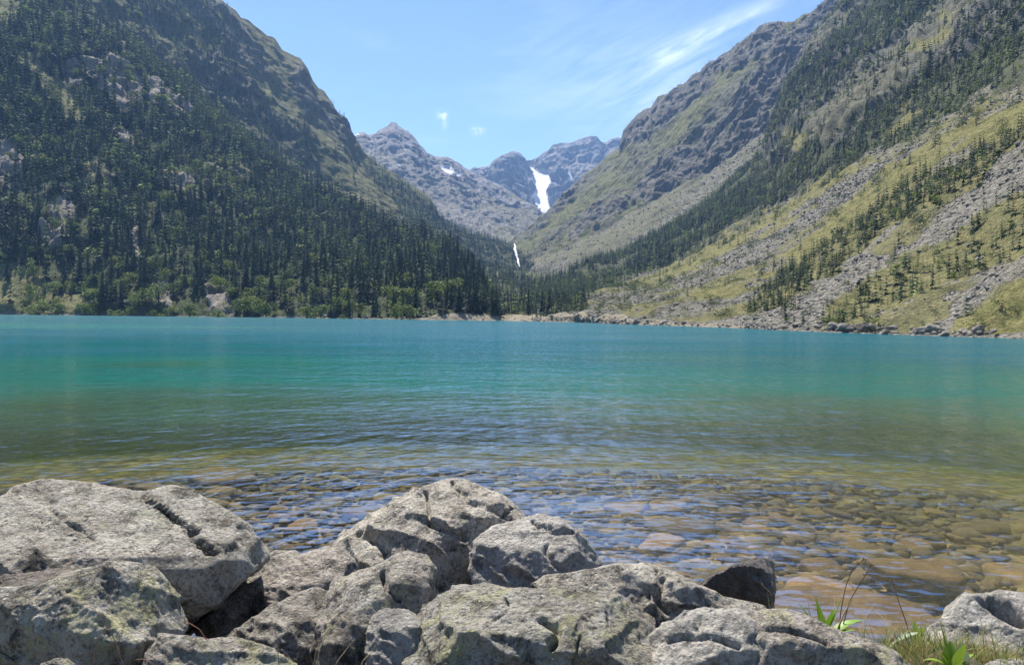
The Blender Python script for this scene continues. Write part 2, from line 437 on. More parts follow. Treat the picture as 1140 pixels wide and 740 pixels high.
def cov_B(px, py, P):
    c = blank(px); X, Y = jit(px, py, P, 9, .05, 35); X3, Y3 = jit(px, py, P, 5, .22, 39); X = X + X3 - px; Y = Y + (Y3 - py)
    X2, Y2 = jit(px, py, P, 16, .02, 36)
    n = fbm(P * np.array([.05, .05, .05]), 5, 37); n2 = fbm(P * .015, 4, 38)
    c['grass'] = .35 + .5 * ss(-.1, .4, n); c['scree'] = .75 * ss(.25, -.15, n); c['shrub'][:] = .35; c['tree'][:] = .015
    def put(poly, soft=True, **kw):
        k = inpoly(X if soft else px, Y if soft else py, poly)
        for a, b in kw.items(): c[a][k] = b
    put(M1, grass=1, scree=0, shrub=.3, tree=.03)
    k = inpoly(X, Y, M1) & (n > .5); c['scree'][k] = .7
    put(M2, grass=1, scree=.0, shrub=.15)
    put(S1, grass=.3, scree=.95, shrub=.12)
    k = inpoly(X2, Y2, S1) & (n > .28); c['scree'][k] = .1; c['grass'][k] = 1
    put(S2, grass=.1, scree=1, shrub=.1, tree=.03)
    put(S3, grass=.1, scree=1, shrub=.25, tree=.05)
    k = inpoly(X, Y, S3) & (n > .5); c['scree'][k] = .2; c['grass'][k] = 1
    put(G3, grass=1, scree=0, shrub=.5, tree=.02)
    put(T1, tree=1.7, shrub=.8, grass=1, scree=.1); put(T2, tree=.95, shrub=.45, grass=1, scree=.1)
    k = inpoly(X, Y, S2); k0 = k & (n > .55); c['scree'][k] = 1; c['grass'][k] = .1; c['tree'][k] = .05; c['shrub'][k] = .12; c['scree'][k0] = .2; c['grass'][k0] = 1; c['shrub'][k0] = .9
    put(T3, tree=1.6, shrub=1); put(T4, tree=1.3, shrub=1.3)
    k = inpoly(X, Y, T_BAND); c['tree'][k] = 1.0 - .93 * ss(-.15, .25, fbm(P[k] * .03, 3, 44)); c['floor'][k] = .75; c['grass'][k] = .4; c['scree'][k] = 0; c['shrub'][k] = .1
    up = Y < I(X, [(560, 0), (865, 185), (900, 170), (950, 145), (1000, 110), (1060, 75), (1140, 40), (1470, -120)])
    k = inpoly(X, Y, T_BAND) | (Y < I(X, [(860, 130), (950, 50), (1060, -20), (1470, -260)]))
    k2 = k & up; c['rock'][k2] = 1; c['tree'][k2] = .75 - .65 * ss(-.1, .3, n2[k2]); c['floor'][k2] = .15; c['grass'][k2] = .06 + .3 * ss(.2, .5, n2[k2]); c['scree'][k2] = 0; c['shrub'][k2] = 0
    for q in ([(985, 64), (1010, 48), (1040, 40), (1052, 12), (1062, 15), (1050, 48), (1012, 62), (988, 70)], [(872, 145), (900, 148), (898, 172), (876, 165)], [(1008, 118), (1022, 122), (1008, 150), (985, 160)]):
        k = inpoly(X, Y, q); c['grass'][k] = 1; c['rock'][k] = 0; c['tree'][k] = .08; c['floor'][k] = 0
    k = (X > 590) & (X < 655) & (Y > 312); c['tree'][k] = .8; c['floor'][k] = .5; c['scree'][k] = .1
    k = (X >= 655) & (X < 850) & (Y > 318) & ~inpoly(X, Y, M1); c['tree'][k] = np.maximum(c['tree'][k], .02); c['shrub'][k] = .6
    k = P[..., 2] < 1.0; c['scree'][k] = 1; c['grass'][k] = 0; c['tree'][k] *= .1; c['floor'][k] = 0
    k = (P[..., 2] < np.where(px < 700, 1.3, .7)) & (px < 830); c['beach'][k] = .9; c['tree'][k] = 0; c['shrub'][k] = 0
    return c
layer('right_hillside', 'B', [
    dict(shore=SH, dr=-7, z=-2.5), dict(shore=SH, z=.15), dict(shore=SH, dr=4, z=1.2),
    dict(y=[(560, 350), (640, 343), (700, 334), (760, 320), (860, 285), (960, 235), (1060, 175), (1140, 125), (1470, -40)], r=[(560, 340), (700, 340), (860, 300), (960, 260), (1140, 215), (1470, 170)]),
    dict(y=[(560, 345), (640, 327), (700, 308), (760, 288), (860, 232), (950, 180), (1020, 142), (1140, 95), (1470, -70)], r=[(560, 420), (640, 520), (700, 560), (860, 520), (960, 430), (1140, 330), (1470, 260)]),
    dict(y=[(560, 342), (600, 322), (650, 300), (700, 278), (745, 254), (800, 220), (840, 185), (858, 160), (868, 130), (880, 105), (905, 80), (960, 50), (1050, 10), (1140, -30), (1470, -200)], r=[(560, 500), (640, 650), (700, 740), (865, 760), (960, 680), (1140, 520), (1470, 400)]),
    dict(y=[(560, 341), (600, 321), (650, 299), (700, 277), (745, 252), (800, 217), (840, 182), (858, 155), (868, 122), (876, 95), (892, 66), (905, 40), (925, 18), (960, -20), (1050, -80), (1140, -140), (1470, -330)], r=[(560, 510), (640, 660), (700, 750), (865, 850), (960, 900), (1140, 800), (1470, 600)]),
    dict(back=120, drop=70)], 562, XS1, 900, [4, 6, 120, 110, 90, 80, 6], M['near'], cov_B, 3.5, .02, 7, .045, 41, 6, 'scree and meadow hillside with dark forest band on the right shore')

# ---- right mountain, far mass
FAN = [(865, 143), (787, 196), (723, 230), (685, 251), (636, 274), (585, 299), (598, 312), (658, 302), (704, 280), (749, 253), (806, 214), (870, 176)]
def cov_C(px, py, P):
    c = blank(px); X, Y = jit(px, py, P, 9, .012, 45); n = fbm(P * .01, 5, 46)
    c['grass'] = .5 + .5 * ss(-.3, .2, n); c['rock'] = 1 - .75 * c['grass']; c['tree'][:] = .03
    for q in ([(690, 168), (697, 140), (725, 117), (780, 76), (850, 20), (872, 20), (872, 62), (832, 72), (815, 85), (790, 78), (800, 100), (770, 128), (745, 148), (715, 158)],
              [(738, 175), (775, 160), (800, 140), (838, 92), (866, 62), (950, -60), (1200, -100), (1200, 200), (874, 142), (800, 187), (724, 229), (700, 226), (690, 246), (645, 272), (640, 262), (662, 238), (715, 212)],
              [(592, 262), (606, 240), (640, 207), (655, 192), (650, 206), (625, 232), (606, 256)]):
        k = inpoly(X, Y, q); c['grass'][k] = .08; c['rock'][k] = 1; c['tree'][k] = .05
    k = inpoly(X, Y, [(780, 205), (800, 150), (850, 100), (900, 60), (900, 145), (800, 192)]); c['tree'][k] = .25
    k = inpoly(px + .4 * (X - px), py + .4 * (Y - py), FAN); c['scree'][k] = .6; c['grass'][k] = .95; c['tree'][k] = 0; c['rock'][k] = 0; c['shrub'][k] = .1
    k = k & (n > .1); c['scree'][k] = .3
    k = inpoly(px, py, [(874, 112), (882, 112), (882, 120), (876, 124)]); c['snow'][k] = 1
    k = inpoly(X, Y, [(590, 285), (610, 268), (640, 262), (636, 274), (590, 300)]); c['tree'][k] = .3
    return c
layer('right_mountain', 'C', [
    dict(y=[(560, 325), (600, 322), (658, 312), (704, 292), (749, 268), (806, 230), (870, 190), (1200, 60)], r=[(560, 800), (700, 850), (870, 850), (1200, 900)]),
    dict(y=[(560, 306), (590, 298), (636, 274), (685, 251), (723, 230), (787, 196), (865, 143), (1200, 0)], r=[(560, 1000), (700, 1080), (865, 980), (1200, 1000)]),
    dict(y=[(560, 290), (600, 272), (650, 240), (700, 200), (760, 150), (830, 95), (870, 70), (1200, -40)], r=[(560, 1200), (700, 1250), (865, 1100), (1200, 1080)]),
    dict(y=[(560, 278), (590, 254), (603, 240), (610, 238), (625, 222), (640, 207), (652, 194), (665, 187), (680, 172), (690, 165), (694, 155), (698, 141), (712, 128), (725, 120), (733, 108), (741, 106), (750, 98), (765, 92), (772, 84), (781, 80), (790, 68), (797, 66), (808, 58), (822, 47), (826, 51), (836, 40),
            (846, 30), (855, 27), (868, 25), (885, 24), (893, 18), (905, 14), (920, 2), (950, -20), (1200, -120)], r=[(560, 1450), (700, 1500), (850, 1350), (920, 1250), (1200, 1150)]),
    dict(back=200, drop=100)], 560, 1200, 620, [40, 110, 110, 110, 8], M['mid'], cov_C, 9, .012, 11, .045, 51, 3, 'craggy mountain with a pale scree fan beyond the right shore')

# ---- distant peak with talus flank
def cov_G(px, py, P):
    c = blank(px); X, Y = jit(px, py, P, 8, .006, 55); n = fbm(P * .008, 5, 56)
    c['grass'] = .55 * ss(-.2, .3, n) + .2 * ss(190, 240, Y); c['rock'] = 1 - .7 * c['grass']; c['scree'] = .55 * ss(.1, -.2, fbm(P * .006, 4, 57))
    k = inpoly(X, Y, [(405, 165), (430, 145), (439, 130), (475, 165), (530, 190), (600, 228), (580, 225), (520, 205), (475, 195), (450, 180), (430, 172)])
    c['scree'][k] = 0; c['grass'][k] = 0; c['rock'][k] = 1
    c['tree'] = .04 * (py > 235)
    for q in ([(384, 146), (398, 148), (402, 152), (392, 154)], [(490, 187), (500, 188), (506, 194), (500, 197), (493, 193)], [(506, 193), (516, 195), (518, 198), (508, 198)], [(440, 182), (447, 184), (446, 187)]):
        k = inpoly(px, py, q); c['snow'][k] = 1
    return c
layer('distant_peak', 'G', [
    dict(y=[(300, 290), (500, 320), (600, 320), (720, 320)], r=[(300, 1300), (720, 1300)]),
    dict(y=[(300, 180), (400, 190), (480, 225), (540, 245), (590, 262), (640, 280), (720, 300)], r=[(300, 1900), (720, 1700)]),
    dict(y=[(300, 150), (370, 142), (385, 148), (395, 152), (399, 148), (404, 147), (410, 151), (418, 149), (425, 143), (432, 141), (436, 137), (440, 136), (444, 140), (449, 143), (456, 148), (465, 158), (476, 170), (484, 175), (497, 175), (508, 181), (518, 188), (530, 195), (545, 202), (560, 209), (575, 216), (590, 225),
            (600, 233), (606, 241), (640, 262), (720, 292)], r=[(300, 2300), (440, 2400), (600, 2000), (720, 1900)]),
    dict(back=200, drop=150)], 300, 720, 420, [60, 150, 8], M['far'], cov_G, 12, .006, 13, .03, 61, 2, 'pointed grey peak with sunlit talus flank at the valley head', pin=.3)

# ---- glacier massif
GL = [(582, 181), (590, 185), (598, 190), (611, 192), (613, 203), (610, 211), (609, 221), (613, 230), (622, 240), (606, 244), (594, 234), (580, 225), (596, 217), (592, 208), (589, 200), (594, 198), (588, 191)]
def cov_H(px, py, P):
    c = blank(px); c['rock'][:] = 1
    n = fbm(P * .004, 4, 66); c['scree'] = .5 * ss(0, .4, n)
    X, Y = jit(px, py, P, 2.2, .02, 67)
    k = inpoly(X, Y, GL); c['snow'][k] = 1; c['rock'][k] = 0
    for q in ([(560, 207), (566, 209), (575, 220), (568, 216)], [(628, 190), (634, 194), (642, 206), (634, 203)], [(541, 185), (545, 184), (543, 188)], [(552, 205), (556, 210), (553, 214)]):
        k = inpoly(X, Y, q); c['snow'][k] = .7
    return c
layer('glacier_massif', 'H', [
    dict(y=[(430, 290), (800, 300)], r=[(430, 2500), (800, 2500)]),
    dict(y=[(430, 240), (560, 222), (600, 236), (640, 240), (800, 250)], r=[(430, 3000), (560, 2900), (600, 3100), (640, 3000), (800, 3000)]),
    dict(y=[(430, 230), (480, 213), (500, 205), (508, 203), (515, 196), (527, 187), (540, 186), (548, 184), (553, 178), (560, 173), (566, 172), (571, 169), (578, 172), (584, 179), (592, 180), (600, 177), (606, 171), (612, 168), (617, 163), (628, 160), (634, 161), (640, 158), (650, 154), (657, 152), (664, 153), (669, 159), (675, 160), (681, 157),
            (688, 154), (692, 155), (700, 164), (800, 200)], r=[(430, 3300), (560, 3300), (590, 3700), (690, 3700), (800, 3500)]),
    dict(back=300, drop=250)], 430, 800, 440, [30, 170, 8], M['far'], cov_H, 14, .004, 42, .011, 71, 2, 'hazy high massif holding a white glacier at the valley end', pin=.3)

# ------------------------------------------------------------------ water, bank and bed
def ground_r(r):
    return np.interp(r, [0, 2.5, 4.3, 5.2, 6.2, 7.0, 9.0, 13, 20, 30, 45, 80, 700], [1.25, 1.22, .98, .66, .1, -.28, -.5, -.75, -1.1, -2.0, -4.5, -9, -9])

def ground(x, y):
    r_ = np.hypot(x, y); az = np.degrees(np.arctan2(x, y))
    return ground_r(r_) + .21 * np.exp(-((r_ - 4.3) / .5) ** 2) * ss(22, 27, az)

def polar(r, az):
    RR, AA = np.meshgrid(r, az, indexing='ij')
    return np.stack([RR * np.sin(AA), RR * np.cos(AA), 0 * RR], -1)
def gridmesh(name, P):
    a, b = P.shape[:2]; idx = np.arange(a * b).reshape(a, b)
    Q = np.stack([idx[:-1, :-1], idx[:-1, 1:], idx[1:, 1:], idx[1:, :-1]], -1).reshape(-1, 4)
    return mesh_np(name, P.reshape(-1, 3), Q[:, ::-1])

# bank + bed as one sheet
r = np.concatenate([np.linspace(.02, 3, 20), np.geomspace(3.05, 30, 330), np.geomspace(31, 560, 60)])
P = polar(r, np.radians(np.linspace(-80, 80, 520)))
z = ground(P[..., 0], P[..., 1])
near = ss(26, 8, np.hypot(P[..., 0], P[..., 1]))
z = z + near * (.10 * fbm(P * 1.1, 5, 81) + .03 * fbm(P * 6, 3, 82)) + .0
P[..., 2] = z
m = NT('bank_and_bed'); p = m.pos()
v1 = m.voro(m.mapping(p, (1, 1, .3)), 3.4, 'F1', 1); vd = m.voro(m.mapping(p, (1, 1, .3)), 3.4, 'F1', 0)
s1 = m.n('ShaderNodeSeparateColor', {'Color': v1}).outputs[0]
cc = m.ramp(s1, [(0, (.06, .038, .017)), (.4, (.16, .095, .036)), (.75, (.25, .15, .055)), (1, (.34, .22, .09))])
cc = m.mix(m.ramp(vd, [(.5, 0), (.8, .85)]), cc, (.04, .032, .02))
cc = m.mix(m.ramp(m.noise(p, .5, 5, .6), [(.4, 0), (.65, .6)]), cc, (.12, .11, .055))
dry = m.ramp(m.noise(p, 14, 6, .7), [(.35, (.035, .028, .02)), (.6, (.10, .08, .055)), (.75, (.2, .18, .15))])
sep = m.n('ShaderNodeSeparateXYZ', {0: p}).outputs[2]
cc = m.mix(m.math('MULTIPLY_ADD', sep, 5, .2, True), cc, dry)
me = gridmesh('shore_ground', P)
o = obj('shore_ground', me, m.surf(m.bsdf(cc, .9, m.bump(m.math('ADD', m.noise(p, 9, 6, .7), vd), .8, .04), .15)))
tag(o, 'stony bank and shallow tan lake bed below the camera', 'ground', None, 'structure')

# lake surface
r = np.concatenate([np.geomspace(4.5, 60, 160), np.geomspace(61, 640, 120)])
P = polar(r, np.radians(np.linspace(-75, 75, 420)))
rr = np.hypot(P[..., 0], P[..., 1])
wob = 1 + .22 * fbm(P * .09, 4, 91) + .06 * P[..., 0] / rr * 3
dep = np.interp(rr * wob, [5, 9, 13, 17, 22, 30, 45, 70, 120, 700], [.03, .12, .30, .65, 1.3, 2.6, 5.0, 8, 11, 12])
P[..., 2] = 0
me = gridmesh('lake', P); vcol(me, 'depth', dep.ravel())
m = NT('lake_water'); p = m.pos()
d = m.attr('depth', 'Fac')
T = []
for k in (.40, .26, .50):
    T.append(m.math('EXPONENT', m.math('MULTIPLY', d, -k)))
Tc = m.n('ShaderNodeCombineColor', {0: T[0], 1: T[1], 2: T[2]}).outputs[0]
inv = m.n('ShaderNodeInvert', {'Color': Tc}).outputs[0]
body = m.ramp(m.math('MULTIPLY', d, 1 / 9.0), [(0, (.07, .055, .015)), (.2, (.055, .150, .060)), (.42, (.014, .145, .088)), (.75, (.004, .095, .092)), (1, (.004, .092, .115))])
body = m.mix(1.0, body, inv, 'MULTIPLY')
# ripples: long crests near the shore, finer chop outside
px_ = m.mapping(p, (1.0, 1.0, 1), (0, 0, rad(-60)))
w1 = m.noise(m.mapping(px_, (.45, 1.9, 1)), 1.25, 3, .45, .35)
w2 = m.noise(m.mapping(p, (.7, 1.4, 1), (0, 0, rad(12))), 3.6, 4, .55, .3)
w3 = m.noise(m.mapping(p, (.55, 1.2, 1), (0, 0, rad(-8))), .55, 4, .55, .2)
w4 = m.noise(m.mapping(p, (.8, 1.1, 1)), 11, 2, .5)
b = m.bump(w1, 1.0, .052)
b = m.bump(w2, 1.0, .014, b)
b = m.bump(w3, 1.0, .08, b)
b = m.bump(w4, 1.0, .0025, b)
w5 = m.noise(m.mapping(p, (.6, 1.0, 1), (0, 0, rad(5))), .16, 6, .7, .2)
b = m.bump(w5, 1.0, .32, b)
fr = m.n('ShaderNodeFresnel', {'IOR': 1.333, 'Normal': b}).outputs[0]
gust = m.ramp(m.noise(m.mapping(p, (.25, 1.0, 1), (0, 0, rad(6))), .07, 6, .7), [(.3, .65), (.7, 1.25)])
fr = m.math('MULTIPLY', m.math('MINIMUM', m.math('MULTIPLY', fr, .9), m.math('MULTIPLY_ADD', m.math('MINIMUM', d, 10.0), -.003, .42)), gust)
spk = m.ramp(m.noise(m.mapping(p, (1.0, .3, 1)), 2.6, 8, .8), [(.40, .5), (.60, 1.45)])
fr = m.math('MULTIPLY', fr, m.mix(m.ramp(d, [(.05, 0), (.5, 1)]), (1, 1, 1), spk))
tr = m.n('ShaderNodeBsdfTransparent', {'Color': Tc}).outputs[0]
df = m.n('ShaderNodeBsdfDiffuse', {'Color': body}).outputs[0]
ad = m.n('ShaderNodeAddShader', {0: tr, 1: df}).outputs[0]
gl = m.n('ShaderNodeBsdfGlossy', {'Color': (1, 1, 1), 'Roughness': m.math('MULTIPLY', m.math('MINIMUM', d, 10.0), .013), 'Normal': b}).outputs[0]
o = obj('lake', me, m.surf(m.n('ShaderNodeMixShader', {0: fr, 1: ad, 2: gl}).outputs[0]))
tag(o, 'turquoise mountain lake turning clear and brown over the near shallows', 'lake', None, 'structure')

# ------------------------------------------------------------------ icosphere
import bmesh
_ico = {}
def ico(n):
    if n not in _ico:
        bm = bmesh.new(); bmesh.ops.create_icosphere(bm, subdivisions=n, radius=1)
        V = np.array([v.co for v in bm.verts]); Fc = np.array([[v.index for v in f.verts] for f in bm.faces]); bm.free()
        _ico[n] = (V / np.linalg.norm(V, axis=1, keepdims=True), Fc)
    return _ico[n]

def nvec(yaw, tilt):
    """tilt from straight up, yaw 0 leans to the camera, positive to the right"""
    a, t = rad(yaw), rad(tilt)
    return np.array([math.sin(a) * math.sin(t), -math.cos(a) * math.sin(t), math.cos(t)])

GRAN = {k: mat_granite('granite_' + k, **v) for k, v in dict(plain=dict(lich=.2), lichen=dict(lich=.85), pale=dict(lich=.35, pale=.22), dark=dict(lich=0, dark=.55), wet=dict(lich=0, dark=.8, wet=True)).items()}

def rock(name, label, outline, D, planes=(), grooves=(), mat='plain', sub=6, rough=1.0, seed=0, back=None, sink=True, cat='boulder', group='boulders piled on the near shore', k=16.0):
    """outline: silhouette; D: horizontal distance of its middle; planes (yaw, tilt, x, y, w): faces through a pixel w metres nearer than the middle"""
    ol = np.array(outline, float)
    # centre of the outline
    x0, x1 = ol[:, 0].min(), ol[:, 0].max(); y0, y1 = ol[:, 1].min(), ol[:, 1].max()
    a = ol; b_ = np.roll(ol, -1, 0); cr = a[:, 0] * b_[:, 1] - b_[:, 0] * a[:, 1]
    A = cr.sum() / 2; c = ((a + b_) * cr[:, None]).sum(0) / (6 * A)
    C = pt(c[0], c[1], D)
    fw = C - CAMP; dist = np.linalg.norm(fw); fw /= dist
    right = np.cross(fw, [0, 0, 1]); right /= np.linalg.norm(right); up = np.cross(right, fw)
    W = (pt(ol[:, 0], ol[:, 1], D) - CAMP); W = W / (W @ fw)[:, None] * dist + CAMP - C
    U, Vv = W @ right, W @ up
    dirv, Fc = ico(sub)
    du, dv, dw = dirv[:, 0], dirv[:, 1], -dirv[:, 2]      # dw towards the camera
    th = np.arctan2(dv, du)
    # radius of the polygon along each angle (star shaped about the centroid)
    tg = np.linspace(-np.pi, np.pi, 721); rg = np.zeros(721)
    for i in range(len(U)):
        ax, ay = U[i], Vv[i]; bx, by = U[(i + 1) % len(U)], Vv[(i + 1) % len(U)]
        ex, ey = bx - ax, by - ay
        den = np.cos(tg) * ey - np.sin(tg) * ex
        with np.errstate(divide='ignore', invalid='ignore'):
            t = (ax * ey - ay * ex) / den; s = (ax * np.sin(tg) - ay * np.cos(tg)) / den
        okk = (t > 0) & (s >= -1e-6) & (s <= 1 + 1e-6) & np.isfinite(t)
        rg = np.where(okk, np.maximum(rg, t), rg)
    rg[rg == 0] = rg[rg > 0].mean()
    for _ in range(3): rg = (np.r_[rg[-2], rg[:-1]] + rg * 2 + np.r_[rg[1:], rg[1]]) / 4
    Rs = np.interp(th, tg, rg)
    rho = np.hypot(du, dv) + 1e-6
    size = math.sqrt(abs(A)) * dist / F
    bk = back or size * .55
    inv = [rho / Rs, np.maximum(-dw, 0) / bk, np.maximum(dw, 0) / (size * .75)]
    dworld = du[:, None] * right + dv[:, None] * up - dw[:, None] * fw
    for (yaw, tilt, qx, qy, w) in planes:
        n = nvec(yaw, tilt); q = pt(qx, qy, D - w) - C
        off = max(n @ q, .06 * size)
        inv.append(np.maximum(dworld @ n, 0) / off)
    inv = np.array(inv)
    rinv = (inv ** k).sum(0) ** (1 / k)
    rad_ = 1 / np.maximum(rinv, 1e-6)
    Vx = dworld * rad_[:, None]
    g = np.random.default_rng(seed)
    Vx = dworld * rad_[:, None]
    for _ in range(24):
        n = g.normal(0, 1, 3); n[0] *= .6; n[1] = -abs(n[1]) * .8; n[2] = abs(n[2]) * .9 - .15; n /= np.linalg.norm(n)
        hh = (Vx @ n).max() * g.uniform(.87, .98)
        rad_ = np.minimum(rad_, hh / np.maximum(dworld @ n, 1e-3))
        Vx = dworld * rad_[:, None]
    s0 = seed * 7.7
    q = (Vx + C)
    am = size * rough
    lump = .018 * am * fbm(q * 1.6 / size + s0, 4, seed + 1)
    face = .012 * am * (np.abs(fbm(q * 2.6 / size + s0 + 5, 3, seed + 2)) - .25)
    crk = ridged((q + .12 * size * np.stack([fbm(q * 3 / size, 2, seed + 5)] * 3, -1)) * np.array([1.2, 1.2, 2.6]) / size + s0, 2, seed + 3)
    crack = -.035 * am * ss(.91, .99, crk)
    fine = .013 * (fbm(q * 7 + s0, 5, seed + 4, .62)) + .005 * fbm(q * 38 + s0, 3, seed + 6)
    step = (q @ (np.array([.25, .1, .95]))) * 5.5 / size + 1.3 * fbm(q * 1.3 / size + s0, 3, seed + 8)
    tr_ = .022 * am * (np.abs((step % 1) - .5) * 2) ** 3
    # keep the silhouette where the outline put it
    Vx = Vx * (1 + ((lump + face + crack + tr_ + fine) / np.maximum(rad_, .05)))[:, None]
    X, Y = project(Vx + C)
    for (line, wpx, dep_) in grooves:
        dd = np.full(len(X), 1e9)
        jx = X + 6 * fbm(q * 5, 3, seed + 12, .5); jy = Y + 6 * fbm(q * 5, 3, seed + 13, .5)
        wpx = wpx * .75 * np.clip(1 + .4 * fbm(q * 5, 2, seed + 14), .6, 1.4)
        for (ax, ay), (bx, by) in zip(line[:-1], line[1:]):
            ex, ey = bx - ax, by - ay
            t = np.clip(((jx - ax) * ex + (jy - ay) * ey) / (ex * ex + ey * ey), 0, 1)
            dd = np.minimum(dd, np.hypot(jx - ax - t * ex, jy - ay - t * ey))
        g = np.exp(-(dd / wpx) ** 2) * ((Vx[:, 2] > 0) | ((Vx @ -fw) > -.1))
        Vx = Vx + dep_ * g[:, None] * (fw * .6 + np.array([0, 0, -.8]))
    Vw = Vx + C
    if sink:
        gz = float(ground_r(np.hypot(C[0], C[1]))) - .12
        zm = Vw[:, 2].min() + .25 * (Vw[:, 2].max() - Vw[:, 2].min())
        if Vw[:, 2].min() > gz:
            kf = (zm - gz) / (zm - Vw[:, 2].min()); lo = Vw[:, 2] < zm
            Vw[lo, 2] = zm - (zm - Vw[lo, 2]) * kf
    me = mesh_np(name, Vw - C, Fc)
    o = obj(name, me, GRAN[mat], None, C)
    return tag(o, label, cat, group)

